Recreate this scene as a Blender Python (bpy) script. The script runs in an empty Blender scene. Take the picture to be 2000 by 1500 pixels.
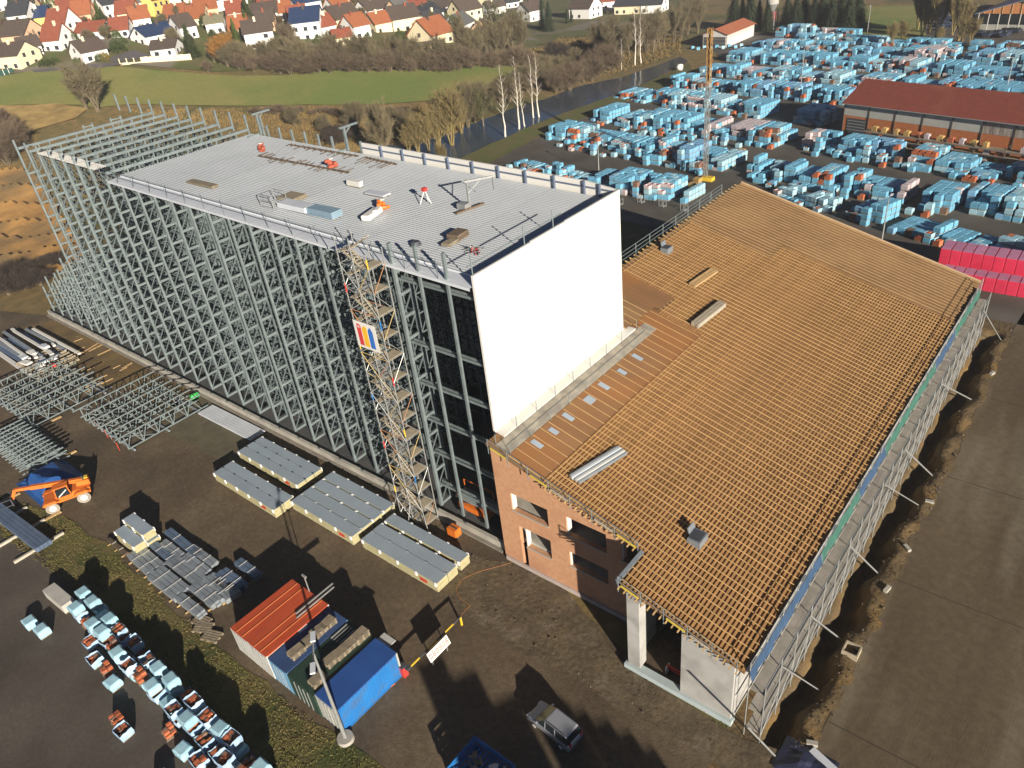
import bpy, bmesh, math, random
from mathutils import Vector, Matrix, noise, geometry
random.seed(11)
rnd = random.random
def ru(a, b): return a + (b - a) * random.random()
S = bpy.context.scene
COL = S.collection

# ------------------------------------------------------------------ camera, sky, sun, exposure
CF = 1460.076
YAW, PIT, ROLL = 0.744824, 0.563264, -0.122473
CAM = Vector((34.3974, -34.7359, 48.0))
_f = Vector((-math.sin(YAW) * math.cos(PIT), math.cos(YAW) * math.cos(PIT), -math.sin(PIT)))
_r = Vector((math.cos(YAW), math.sin(YAW), 0)); _u = _r.cross(_f)
CR = _r * math.cos(ROLL) + _u * math.sin(ROLL); CU = -_r * math.sin(ROLL) + _u * math.cos(ROLL); CFW = _f
cd = bpy.data.cameras.new('camera'); cam = bpy.data.objects.new('camera', cd); COL.objects.link(cam)
cd.sensor_width = 36.0; cd.lens = CF / 2000 * 36.0; cd.clip_end = 6000; cd.clip_start = 1.0
cam.matrix_world = Matrix(((CR.x, CU.x, -CFW.x, CAM.x), (CR.y, CU.y, -CFW.y, CAM.y), (CR.z, CU.z, -CFW.z, CAM.z), (0, 0, 0, 1)))
S.camera = cam
S.render.resolution_x = 1024; S.render.resolution_y = 768
SUN_AZ, SUN_EL = math.radians(-27.0), math.radians(16.5)
TO_SUN = Vector((math.cos(SUN_EL) * math.cos(SUN_AZ), math.cos(SUN_EL) * math.sin(SUN_AZ), math.sin(SUN_EL)))
W = bpy.data.worlds.new('World'); S.world = W; W.use_nodes = True
nt = W.node_tree; nt.nodes.clear()
sky = nt.nodes.new('ShaderNodeTexSky'); sky.sky_type = 'NISHITA'; sky.sun_disc = False
sky.sun_elevation = SUN_EL; sky.sun_rotation = math.atan2(TO_SUN.x, TO_SUN.y)
sky.altitude = 3000; sky.air_density = 0.35; sky.dust_density = 0.1; sky.ozone_density = 1.0
bg = nt.nodes.new('ShaderNodeBackground'); bg.inputs[1].default_value = 0.05
wo = nt.nodes.new('ShaderNodeOutputWorld')
nt.links.new(sky.outputs[0], bg.inputs[0]); nt.links.new(bg.outputs[0], wo.inputs[0])
sl = bpy.data.lights.new('sun', 'SUN'); sl.energy = 5.0; sl.angle = math.radians(0.53); sl.color = (1.0, 0.90, 0.76)
so = bpy.data.objects.new('sun', sl); COL.objects.link(so)
so.rotation_euler = TO_SUN.to_track_quat('Z', 'Y').to_euler()
S.view_settings.view_transform = 'Standard'; S.view_settings.look = 'None'
S.view_settings.gamma = 1.0; S.view_settings.exposure = 0.9; S.view_settings.use_curve_mapping = False
S.render.engine = 'CYCLES'

# ------------------------------------------------------------------ pixel -> place helpers (pixels of the 2000 x 1500 photograph)
def ray(px, py): return (CFW * CF + CR * (px - 1000) - CU * (py - 750)).normalized()
def G(px, py, z=0.0):
    d = ray(px, py); t = (z - CAM.z) / d.z; return CAM + d * t
def PX(px, py, x):
    d = ray(px, py); return CAM + d * ((x - CAM.x) / d.x)
def PY(px, py, y):
    d = ray(px, py); return CAM + d * ((y - CAM.y) / d.y)
def lerp(a, b, t): return a + (b - a) * t
def smooth(t):
    t = max(0.0, min(1.0, t)); return t * t * (3 - 2 * t)
def interp(t, pts):
    if t <= pts[0][0]: return pts[0][1]
    for (a, va), (b, vb) in zip(pts, pts[1:]):
        if t <= b: return lerp(va, vb, smooth((t - a) / (b - a)))
    return pts[-1][1]
KT = [(-250, 1.0), (-80, .92), (-17, .76), (34, .48), (62, .2), (84, 0)]
def TZ(x, y):
    s = -.8 * x + .6 * y; t = .6 * x + .8 * y; z = 0.0
    d = s - 118
    if d > 0: z = .22 * (d * d / (d + 30)) * interp(t, KT)
    return z if z < 50 else 50 + 12 * (1 - math.exp(-(z - 50) / 12))
def trench(x, y):
    n = .3 * math.sin(y * .9) + .2 * math.sin(y * 2.3 + 1) + .15 * math.sin(y * .31)
    a = smooth((x - 25.15 - .5 * n) / .55); b = smooth((26.95 + n - x) / .6)
    c = smooth((y + 6.0) / 2.0) * smooth((59.0 - y) / 2.0)
    lip = .24 * smooth((x - 26.6 - n) / .5) * smooth((28.3 + .5 * n - x) / .8) * (.5 + 1.6 * noise.noise(Vector((x * .9, y * .8, 7))))
    return (-1.5 * a * b + max(0, lip)) * c
def GT(px, py, up=0.0):
    d = ray(px, py); t = 40.0; last = t
    while t < 4000:
        q = CAM + d * t
        if q.z < TZ(q.x, q.y) + up: break
        last = t; t += 3.0
    a, b = last, t
    for _ in range(24):
        m = (a + b) / 2; q = CAM + d * m
        if q.z < TZ(q.x, q.y) + up: b = m
        else: a = m
    return CAM + d * b

# ------------------------------------------------------------------ materials
MATS = {}
def mat(name, c1, c2=None, scale=1.0, rough=.8, metal=0.0, bump=0.0, bscale=None, detail=6.0, lo=.35, hi=.65, vary=0.0, spec=.4, c3=None, scale3=.2, lo3=.45, hi3=.62, alpha=1.0, stretch=None, stretch3=False, speck=0.0, sscale=7.0):
    if name in MATS: return MATS[name]
    m = bpy.data.materials.new(name); m.use_nodes = True
    n = m.node_tree; n.nodes.clear(); L = n.links.new
    out = n.nodes.new('ShaderNodeOutputMaterial'); b = n.nodes.new('ShaderNodeBsdfPrincipled')
    L(b.outputs[0], out.inputs[0])
    b.inputs['Roughness'].default_value = rough; b.inputs['Metallic'].default_value = metal
    b.inputs['Specular IOR Level'].default_value = spec
    if alpha < 1: b.inputs['Alpha'].default_value = alpha
    geo = n.nodes.new('ShaderNodeNewGeometry')
    pos = geo.outputs['Position']
    if stretch:
        mp = n.nodes.new('ShaderNodeMapping'); mp.inputs['Scale'].default_value = stretch; L(pos, mp.inputs[0]); pos = mp.outputs[0]
    c2 = c2 or tuple(v * .8 for v in c1)
    nz = n.nodes.new('ShaderNodeTexNoise'); nz.inputs['Scale'].default_value = scale; nz.inputs['Detail'].default_value = detail
    L(pos, nz.inputs['Vector'])
    rp = n.nodes.new('ShaderNodeValToRGB'); rp.color_ramp.elements[0].position = lo; rp.color_ramp.elements[1].position = hi
    rp.color_ramp.elements[0].color = (*c1, 1); rp.color_ramp.elements[1].color = (*c2, 1)
    L(nz.outputs['Fac'], rp.inputs[0]); colr = rp.outputs[0]
    if c3:
        n3 = n.nodes.new('ShaderNodeTexNoise'); n3.inputs['Scale'].default_value = scale3; n3.inputs['Detail'].default_value = 5
        L(pos if stretch3 else geo.outputs['Position'], n3.inputs['Vector'])
        r3 = n.nodes.new('ShaderNodeValToRGB'); r3.color_ramp.elements[0].position = lo3; r3.color_ramp.elements[1].position = hi3
        L(n3.outputs['Fac'], r3.inputs[0])
        mx = n.nodes.new('ShaderNodeMix'); mx.data_type = 'RGBA'; L(r3.outputs[0], mx.inputs[0]); L(colr, mx.inputs[6]); mx.inputs[7].default_value = (*c3, 1)
        colr = mx.outputs[2]
    if speck:
        ns = n.nodes.new('ShaderNodeTexNoise'); ns.inputs['Scale'].default_value = sscale; ns.inputs['Detail'].default_value = 4; ns.inputs['Roughness'].default_value = .7
        L(geo.outputs['Position'], ns.inputs['Vector'])
        ms = n.nodes.new('ShaderNodeMapRange'); ms.inputs[1].default_value = .3; ms.inputs[2].default_value = .7; ms.inputs[3].default_value = 1 - speck; ms.inputs[4].default_value = 1 + speck
        L(ns.outputs['Fac'], ms.inputs[0])
        hv = n.nodes.new('ShaderNodeHueSaturation'); L(ms.outputs[0], hv.inputs['Value']); L(colr, hv.inputs['Color']); colr = hv.outputs[0]
    if vary:
        oi = n.nodes.new('ShaderNodeObjectInfo'); mr = n.nodes.new('ShaderNodeMapRange')
        mr.inputs[3].default_value = 1 - vary; mr.inputs[4].default_value = 1 + vary
        L(oi.outputs['Random'], mr.inputs[0])
        hs = n.nodes.new('ShaderNodeHueSaturation'); L(mr.outputs[0], hs.inputs['Value']); L(colr, hs.inputs['Color']); colr = hs.outputs[0]
    L(colr, b.inputs['Base Color'])
    if bump:
        nb = n.nodes.new('ShaderNodeTexNoise'); nb.inputs['Scale'].default_value = bscale or scale * 4; nb.inputs['Detail'].default_value = 8
        L(pos, nb.inputs['Vector'])
        bp = n.nodes.new('ShaderNodeBump'); bp.inputs['Strength'].default_value = bump; bp.inputs['Distance'].default_value = .1
        L(nb.outputs['Fac'], bp.inputs['Height']); L(bp.outputs[0], b.inputs['Normal'])
    MATS[name] = m
    return m

# ------------------------------------------------------------------ mesh builder
class MB:
    def __init__(self): self.v = []; self.f = []; self.mi = []; self.cur = 0
    def add(self, vs, fs):
        o = len(self.v); self.v.extend([tuple(p) for p in vs])
        for f in fs: self.f.append(tuple(i + o for i in f)); self.mi.append(self.cur)
        return self
    BF = [(0, 3, 2, 1), (4, 5, 6, 7), (0, 1, 5, 4), (1, 2, 6, 5), (2, 3, 7, 6), (3, 0, 4, 7)]
    def box(self, c, s, rz=0.0, M=None):
        hx, hy, hz = s[0] / 2, s[1] / 2, s[2] / 2
        ps = [Vector((x, y, z)) for z in (-hz, hz) for x, y in ((-hx, -hy), (hx, -hy), (hx, hy), (-hx, hy))]
        if M is None and rz: M = Matrix.Rotation(rz, 3, 'Z')
        c = Vector(c)
        return self.add([(M @ p if M else p) + c for p in ps], self.BF)
    def bb(self, x0, x1, y0, y1, z0, z1): return self.box(((x0 + x1) / 2, (y0 + y1) / 2, (z0 + z1) / 2), (x1 - x0, y1 - y0, z1 - z0))
    def beam(self, a, b, w, h=None, up=(0, 0, 1)):
        a, b = Vector(a), Vector(b); h = h or w; d = (b - a); l = d.length
        if l < 1e-6: return self
        d = d / l; up = Vector(up)
        if abs(d.dot(up)) > .99: up = Vector((1, 0, 0))
        s = d.cross(up).normalized(); u = s.cross(d)
        vs = []
        for p in (a, b):
            for x, y in ((-1, -1), (1, -1), (1, 1), (-1, 1)): vs.append(p + s * (x * w / 2) + u * (y * h / 2))
        return self.add(vs, [(0, 1, 2, 3), (4, 7, 6, 5), (0, 4, 5, 1), (1, 5, 6, 2), (2, 6, 7, 3), (3, 7, 4, 0)])
    def tube(self, a, b, r, n=6, r2=None):
        a, b = Vector(a), Vector(b); r2 = r if r2 is None else r2; d = (b - a).normalized()
        up = Vector((0, 0, 1)) if abs(d.z) < .95 else Vector((1, 0, 0))
        s = d.cross(up).normalized(); u = s.cross(d); vs = []
        for p, q in ((a, r), (b, r2)):
            for k in range(n):
                t = 2 * math.pi * k / n; vs.append(p + s * (math.cos(t) * q) + u * (math.sin(t) * q))
        fs = [(k, (k + 1) % n, n + (k + 1) % n, n + k) for k in range(n)]
        fs += [tuple(reversed(range(n))), tuple(range(n, 2 * n))]
        return self.add(vs, fs)
    def poly(self, ps): return self.add(ps, [tuple(range(len(ps)))])
    def prism(self, ps, vec):
        vec = Vector(vec); ps = [Vector(p) for p in ps]; n = len(ps)
        vs = ps + [p + vec for p in ps]
        return self.add(vs, [tuple(reversed(range(n))), tuple(range(n, 2 * n))] + [(k, (k + 1) % n, n + (k + 1) % n, n + k) for k in range(n)])
    def mesh(self, name, mats, smooth=False):
        me = bpy.data.meshes.new(name); me.from_pydata(self.v, [], self.f)
        for m in (mats if isinstance(mats, (list, tuple)) else [mats]): me.materials.append(m)
        if max(self.mi, default=0) > 0: me.polygons.foreach_set('material_index', self.mi)
        if smooth: me.polygons.foreach_set('use_smooth', [True] * len(self.f))
        me.update()
        return me
    def build(self, name, mats, parent=None, smooth=False, local=False):
        if parent is not None and not local:
            M = wmat(parent).inverted(); self.v = [tuple(M @ Vector(p)) for p in self.v]
        o = bpy.data.objects.new(name, self.mesh(name, mats, smooth)); COL.objects.link(o)
        if parent is not None: o.parent = parent
        return o
def wmat(o):
    M = o.matrix_basis.copy()
    return (wmat(o.parent) @ M) if o.parent else M
def tag(o, label, cat, group=None, kind=None):
    o['label'] = label; o['category'] = cat
    if group: o['group'] = group
    if kind: o['kind'] = kind
    return o
def thing(name, label, cat, loc=(0, 0, 0), rz=0.0, group=None):
    o = bpy.data.objects.new(name, None); COL.objects.link(o); o.location = loc; o.rotation_euler = (0, 0, rz); o.empty_display_size = .3
    return tag(o, label, cat, group)
def inst(name, me, parent=None, loc=(0, 0, 0), rot=(0, 0, 0), scale=(1, 1, 1)):
    o = bpy.data.objects.new(name, me); COL.objects.link(o); o.location = loc; o.rotation_euler = rot; o.scale = scale
    if parent is not None: o.parent = parent
    return o
def copy_tree(o, parent=None):
    c = o.copy(); COL.objects.link(c)
    if parent is not None: c.parent = parent
    for ch in list(o.children): copy_tree(ch, c)
    return c
def stuffpart(o): o['kind'] = 'stuff'; return o
def one(name, mb, m, label, cat, group=None, smooth=False):
    """A thing that is one mesh, its origin at its base."""
    xs = [p[0] for p in mb.v]; ys = [p[1] for p in mb.v]; z = min(p[2] for p in mb.v)
    c = Vector(((min(xs) + max(xs)) / 2, (min(ys) + max(ys)) / 2, z))
    mb.v = [(p[0] - c.x, p[1] - c.y, p[2] - c.z) for p in mb.v]
    o = mb.build(name, m, None, smooth); o.location = c
    return tag(o, label, cat, group)

def inside(x, y, P):
    c = False; j = len(P) - 1
    for i in range(len(P)):
        if (P[i][1] > y) != (P[j][1] > y) and x < (P[j][0] - P[i][0]) * (y - P[i][1]) / (P[j][1] - P[i][1]) + P[i][0]: c = not c
        j = i
    return c
def drape(name, poly, m, off, step=6.0, jit=.5, kind='structure', zf=None, label=None):
    """A ground sheet over the terrain, bounded by a world polygon."""
    P = [Vector((p[0], p[1])) for p in poly]; B = []
    for a, b in zip(P, P[1:] + P[:1]):
        n = max(1, int((b - a).length / step)); nn = Vector((-(b - a).y, (b - a).x)).normalized()
        for k in range(n):
            q = a + (b - a) * (k / n)
            if jit: q = q + nn * (noise.noise(Vector((q.x * .35, q.y * .35, 3.1))) * jit + noise.noise(Vector((q.x * 1.3, q.y * 1.3, 1.1))) * jit * .4)
            B.append(q)
    nb = len(B); pts = list(B); Bt = [(q.x, q.y) for q in B]
    x0, x1 = min(q.x for q in B), max(q.x for q in B); y0, y1 = min(q.y for q in B), max(q.y for q in B)
    x = x0 + step / 2
    while x < x1:
        y = y0 + step / 2
        while y < y1:
            if inside(x, y, Bt): pts.append(Vector((x, y)))
            y += step
        x += step
    r = geometry.delaunay_2d_cdt(pts, [(k, (k + 1) % nb) for k in range(nb)], [], 1, 1e-4)
    zf = zf or TZ
    vs = [(q.x, q.y, zf(q.x, q.y) + off) for q in r[0]]
    fs = []
    for f in r[2]:
        a, b, c = (Vector(vs[i]) for i in f[:3])
        fs.append(tuple(f) if (b - a).cross(c - a).z > 0 else tuple(reversed(f)))
    mb = MB(); mb.add(vs, fs); o = mb.build(name, m); o['kind'] = kind
    if label: o['label'] = label
    return o
def pix(*qs): return [GT(*q) for q in qs]
# ------------------------------------------------------------------ the ground
m_ground = mat('rough_grass', (.22, .145, .055), (.125, .098, .036), .5, .95, c3=(.09, .088, .028), scale3=.05, bump=.5, bscale=2.0)
m_yard = mat('yard_dirt', (.098, .070, .042), (.132, .098, .060), .35, .85, c3=(.072, .052, .032), scale3=.09, bump=.3, bscale=6, speck=.28, sscale=2.2)
m_asph = mat('asphalt', (.062, .050, .040), (.098, .082, .066), .16, .8, c3=(.16, .142, .122), scale3=.055, lo3=.6, hi3=.75, bump=.15, bscale=9, speck=.18, sscale=3)
m_brickyard = mat('brickyard_asphalt', (.062, .054, .045), (.095, .084, .07), .15, .8, c3=(.16, .15, .13), scale3=.05, lo3=.58, hi3=.78, bump=.15, bscale=6)
m_pad = mat('pad_concrete', (.090, .064, .036), (.125, .093, .055), .22, .75, c3=(.19, .158, .11), scale3=.3, lo3=.5, hi3=.78, bump=.12, bscale=8, stretch=(1.0, .16, 1), stretch3=True, speck=.2, sscale=1.6)
m_verge = mat('verge_grass', (.10, .098, .026), (.145, .105, .042), .8, .95, c3=(.05, .062, .014), scale3=.18, bump=.9, bscale=5)
m_field = mat('winter_wheat', (.185, .19, .052), (.215, .20, .06), .05, .95, bump=.3, bscale=3, c3=(.135, .175, .04), speck=.12, sscale=.8, scale3=.03)
m_stub = mat('stubble', (.36, .25, .09), (.22, .15, .055), .25, .95, bump=.6, bscale=2)
m_earth = mat('dug_earth', (.38, .21, .065), (.24, .13, .04), .12, .95, bump=.9, bscale=1.5, c3=(.16, .11, .05), scale3=.06)
m_sand = mat('sandy_soil', (.16, .105, .04), (.10, .068, .03), .3, .95, bump=.5, bscale=4)
m_gravel = mat('gravel', (.115, .10, .06), (.085, .072, .045), .6, .95, bump=.6, bscale=6)
m_water = mat('water', (.035, .055, .085), (.03, .045, .065), .1, .12, bump=.06, bscale=2.5, spec=.5)  # bluish base colour stands in for the sky's reflection
m_garden = mat('garden_ground', (.075, .095, .02), (.12, .10, .045), .12, .95, c3=(.16, .14, .11), scale3=.035, lo3=.55, hi3=.6)

def arange(a, b, s):
    n = max(1, round((b - a) / s)); return [a + (b - a) * k / n for k in range(n)]
gx = arange(-1500, -520, 28) + arange(-520, -130, 5) + arange(-130, 22, 6) + arange(22, 29, .35) + arange(29, 120, 8) + arange(120, 500, 40) + [500]
gy = arange(-400, -70, 30) + arange(-70, -10, 6) + arange(-10, 64, .8) + arange(64, 360, 5) + arange(360, 1400, 30) + [1400]
mb = MB()
for y in gy:
    for x in gx: mb.v.append((x, y, TZ(x, y) + trench(x, y)))
nx = len(gx)
for j in range(len(gy) - 1):
    for i in range(nx - 1):
        mb.f.append((j * nx + i, j * nx + i + 1, (j + 1) * nx + i + 1, (j + 1) * nx + i)); 
        cx, cy = gx[i], gy[j]
        mb.mi.append(1 if (23 < cx < 29.5 and -9 < cy < 62) else 0)
o = mb.build('ground', [m_ground, mat('trench_soil', (.135, .092, .042), (.085, .06, .032), .6, .95, bump=1.0, bscale=3, c3=(.18, .11, .036), scale3=.25, lo3=.5, hi3=.7)], smooth=True); o['kind'] = 'structure'

drape('yard', [(-118, -75), (23.2, -75), (23.2, -6.5), (15, -4), (0, -.7), (-97, -.7), (-112, -6)], m_yard, .012, 6, .0)
drape('asphalt_lot', [G(-60, 1010), G(60, 1075), G(190, 1200), G(300, 1330), G(430, 1440), G(600, 1560), G(400, 1800), G(-300, 1900), G(-700, 1300)], m_asph, .028, 4, .7)
drape('grass_verge', [G(-80, 940), G(20, 985), G(130, 1005), G(200, 1058), G(290, 1135), G(380, 1235), G(452, 1285), G(545, 1370), G(640, 1425), G(720, 1470), G(790, 1530), G(700, 1600), G(560, 1530), G(430, 1425), G(300, 1315), G(190, 1185), G(60, 1060), G(-60, 1000)], m_verge, .045, 2, .8)
drape('gravel_patch', [G(335, 790), G(395, 775), G(500, 830), G(520, 850), G(455, 925), G(420, 895), G(360, 862), G(318, 840)], m_gravel, .03, 2, .6)
drape('sandy_ground', [G(110, 625), G(240, 690), G(380, 760), G(390, 785), G(320, 800), G(230, 760), G(120, 735), G(60, 720), G(40, 640)], m_sand, .03, 2, .8)
drape('mud_track', [G(860, 1065), G(990, 1095), G(1100, 1150), G(1240, 1310), G(1400, 1420), G(1560, 1480), G(1500, 1560), G(1290, 1430), G(1090, 1310), G(950, 1230), G(840, 1170), G(820, 1110)], mat('churned_mud', (.12, .09, .052), (.085, .064, .04), .45, .95, bump=.6, bscale=2.2, c3=(.15, .12, .085), scale3=.35, lo3=.55, hi3=.7, speck=.35, sscale=2.5), .03, 1.5, .8)
drape('concrete_yard', [(27.9, -70), (120, -70), (120, 66), (27.9, 66), (28.1, 40), (27.8, 20), (28.0, 0)], m_pad, .02, 3, .5)
m_joint = mat('slab_joint', (.045, .035, .024), (.06, .046, .032), 1.5, .9)
for k, (xa, ya, xb, yb) in enumerate([(28.2, -14 + 9.2 * k, 95, -14 + 9.2 * k + .3) for k in range(0)] + [(28.2, -1 + 15 * k, 95, -.5 + 15 * k) for k in range(4)]):
    d = Vector((xb - xa, yb - ya)).normalized() * .045; n = Vector((-d.y, d.x)); drape('slab_joint', [(xa + n.x, ya + n.y), (xa - n.x, ya - n.y), (xb - n.x, yb - n.y), (xb + n.x, yb + n.y)], m_joint, .03, 200, 0)
drape('sandy_pit', pix((640, 300), (672, 272), (705, 262), (735, 270), (720, 292), (680, 305)), m_stub, .3, 3, .8)
drape('brickyard', [(-84, 90), (-60, 78), (-30, 72), (-12, 64), (27, 62), (140, 60), (140, 262), (-60, 268), (-96, 262), (-103, 240), (-78, 205), (-76, 170), (-84, 128), (-83, 100)], m_brickyard, .02, 8, .0)
drape('embankment_grass', pix((845, 338), (900, 309), (985, 268), (1080, 229), (1190, 191), (1345, 124), (1352, 140), (1190, 214), (1100, 246), (985, 304), (900, 350)), mat('bank_grass', (.07, .09, .02), (.11, .09, .035), .35, .95, bump=.5, bscale=3), .16, 5, .6)
drape('creek', pix((690, 318), (760, 294), (840, 270), (905, 250), (1000, 214), (1090, 186), (1105, 178), (1190, 158), (1330, 112), (1345, 122), (1190, 192), (1080, 230), (985, 270), (900, 310), (840, 340), (740, 345)), m_water, .2, 5, .8)
drape('pond', pix((735, 285), (790, 272), (815, 285), (800, 300), (750, 305)), m_water, .22, 3, .6)
drape('wheat_field', pix((-150, 168), (0, 152), (60, 141), (130, 134), (250, 133), (420, 149), (560, 149), (800, 137), (870, 131), (960, 128), (1120, 126), (1070, 158), (950, 188), (760, 204), (640, 208), (480, 208), (250, 206), (190, 212), (160, 206), (-150, 208)), m_field, .35, 6, 1.0)
drape('stubble_field', pix((-150, 210), (0, 209), (110, 205), (170, 214), (150, 233), (70, 255), (0, 288), (-150, 330)), m_stub, .4, 5, 1.0)
drape('top_meadow', pix((1675, 75), (1660, 15), (1790, 12), (1810, 70), (1760, 82)), m_field, .3, 8, 1.5)
drape('dug_earth', pix((-150, 345), (20, 330), (75, 350), (130, 440), (170, 500), (120, 540), (0, 560), (-150, 570)), m_earth, .12, 1.3, 1.2, zf=lambda x, y: TZ(x, y) + 1.15 * ((((-.62 * x + .77 * y) / 9.0 + .5 * noise.noise(Vector((x * .06, y * .06, 0)))) % 1.0) ** 1.5) + .25 * noise.noise(Vector((x * .3, y * .3, 4))) + .2)
drape('village_green', pix((-250, 150), (0, 148), (130, 131), (240, 125), (420, 142), (700, 128), (860, 118), (1100, 75), (1330, 60), (1330, -10), (1500, -60), (900, -60), (300, -60), (-250, -40)), m_garden, .22, 12, 1.0)

# ------------------------------------------------------------------ rack warehouse
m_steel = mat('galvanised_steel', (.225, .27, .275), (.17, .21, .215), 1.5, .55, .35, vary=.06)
m_steel2 = mat('rack_steel_inner', (.15, .185, .19), (.105, .135, .14), 1.0, .6, .3)  # darker copy of the steel, the rack's inner shade put into its colour
m_white = mat('white_panel', (.66, .65, .61), (.635, .625, .585), .2, .5, vary=.02)
m_deckw = mat('roof_sheet_white', (.44, .47, .50), (.41, .44, .465), .3, .45, vary=.04)
m_gutter = mat('gutter_sheet', (.58, .61, .65), (.52, .55, .60), .5, .4)
m_conc = mat('concrete', (.40, .38, .33), (.30, .285, .25), .8, .85, bump=.15, bscale=6, c3=(.22, .21, .19), scale3=.5, lo3=.55, hi3=.8)
m_dark = mat('dark_anthracite', (.05, .055, .065), (.06, .065, .075), 1, .6)
RK = thing('high_bay_warehouse', 'long grey steel rack warehouse under construction with a white end wall', 'warehouse', (-40, 9.5, 0))
def RL(p): return Vector(p) - Vector((-40, 9.5, 0))
def ztop(x): return 25.75 - .028 * x
XM = [-14.25 - 3.45 * k for k in range(20)]
RKM = MB()
post_h = 1.0
for i, x in enumerate([-2.8, -5.75] + XM):
    top = ztop(x) + (1.9 if x > -10 else (-.2 if x > -56 else 1.5))
    MB().box((x, 0, (.9 + top) / 2), (.21, .21, top - .9)).build('upright', m_steel, RK)
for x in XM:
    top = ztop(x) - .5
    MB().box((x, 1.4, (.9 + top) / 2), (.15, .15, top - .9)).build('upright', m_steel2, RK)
MB().box((-8.6, 0, 14.2), (.27, .27, 26.6)).build('upright', m_steel, RK)
MB().box((-8.6, 1.4, 13.4), (.24, .24, 25.0)).build('upright', m_steel, RK)
rung = MB().box((0, 0, 0), (.16, 1.26, .26)).mesh('rung', m_steel)
dl = math.hypot(1.4, 1.75)
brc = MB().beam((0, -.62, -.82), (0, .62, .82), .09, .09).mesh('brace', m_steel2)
for x in [-8.6] + XM:
    for k in range(13):
        z = 1.05 + 2.0 * k
        if z > ztop(x) - .8: continue
        inst('rung', rung, RK, RL((x, .7, z)))
        if z + 1.6 < ztop(x) - 1: inst('brace', brc, RK, RL((x, .7, z + 1.0)))
# the inner frames, one mass of members
mb = MB()
frames = [(2.8, 4.1), (6.4, 7.8), (9.0, 10.4), (13.0, 14.4), (17.3, 18.9)]
for x in XM:
    zt = ztop(x) - .5
    for (a, b) in frames:
        if x > -12 and a < 8: continue
        for y in (a, b): mb.box((x, y, (.4 + zt) / 2), (.16, .16, zt - .4))
        z = 1.05; k = 0
        while z < zt - 1.2:
            mb.box((x, (a + b) / 2, z), (.1, b - a, .14))
            mb.beam((x, a if k % 2 else b, z), (x, b if k % 2 else a, min(zt, z + 2)), .08)
            z += 2.0; k += 1
levels = [1.6 + 2.0 * k for k in range(13)]
for y in (1.55, 2.55, 4.25, 6.25, 7.95, 8.85, 10.55, 12.85, 14.55, 17.1):
    for z in levels:
        if z < 25: mb.beam((XM[-1], y, z), (XM[0] + .4, y, z), .08, .16)
# back bracing between the bays
for y in (4.2, 10.5, 17.2):
    for i in range(0, len(XM) - 1, 2):
        for k in range(0, 6):
            z = 1 + 4 * k; mb.beam((XM[i], y, z), (XM[i + 1], y, z + 4), .07)
            mb.beam((XM[i + 1], y, z), (XM[i], y, z + 4), .07)
# shelf consoles between posts
for x in XM:
    for z in levels[:12]:
        for (a, b) in ((1.4, 2.7), (4.1, 6.4), (7.8, 9.0), (10.4, 13.0), (14.4, 17.3)):
            if (b - a) < 1.5: mb.box((x + .5, (a + b) / 2, z - .1), (.07, b - a, .1))
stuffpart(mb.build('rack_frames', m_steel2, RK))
# stepped low frames beyond the far end
mb = MB()
for k in range(1, 6):
    x = XM[-1] - 3.45 * k
    for (a, b) in [(0.2, 1.6)] + frames:
        zt = {1: 12, 2: 9.5, 3: 7, 4: 7, 5: 4.5}[k] if b < 12 else (ztop(x) - 1.2 if k < 4 else 22.5 - 2 * (k - 4))
        for y in (a, b): mb.box((x, y, zt / 2 + .3), (.2, .2, zt))
        z = 1.05
        while z < zt:
            mb.box((x, (a + b) / 2, z), (.12, b - a, .18)); mb.beam((x, a, z), (x, b, min(zt, z + 1.9)), .08); z += 2.0
        for z in levels:
            if z < zt: mb.beam((x, a, z), (x + 3.45, a, z), .08, .14)
stuffpart(mb.build('unfinished_end_frames', m_steel, RK))
# roof beams across, where no sheets lie yet, with the posts standing through
for i, x in enumerate(XM):
    if x < -54.5:
        MB().beam((x, .2, ztop(x) + .35), (x, 19.2, ztop(x) + .35), .19, .32).build('roof_beam', m_steel, RK)
        for y in (2.7, 4.1, 6.4, 7.8, 9.0, 10.4, 13, 14.4, 17.3): MB().box((x, y, ztop(x) - .3), (.14, .14, 1.0)).build('stub_post', m_steel, RK)
mb = MB()
for i, x in enumerate(XM[11:-1] + [XM[-1]]):
    for y in (1.4, 2.8, 4.1, 6.4, 7.8, 9.0, 10.4, 13, 14.4, 17.3):
        z = ztop(x)
        if x > XM[-1] + 1:
            mb.beam((x, y, z - .45), (x - 3.45, y, z - .35), .09, .14)
            if int(y) % 2: mb.beam((x, y, z - .5), (x - 3.45, y + 1.3, z - .4), .07)
            mb.beam((x, y, z - 2.3), (x - 3.45, y, z - .4), .07)
        mb.beam((x, y, z - 1.9), (x, y + 1.3, z - .1), .08)
stuffpart(mb.build('roof_bracing', m_steel, RK))
for k in range(24):
    x = -33.7 - 2.52 * k if k < 8 else XM[-1] - 10.4 + 3.45 * (k - 8)
    if x > -50 and k >= 8: continue
    h = 1.5 if k < 8 else 2.4
    MB().box((x, 19.2, ztop(x) + h / 2 - .2), (.22, .22, h)).build('roof_edge_post', m_steel, RK)
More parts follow.
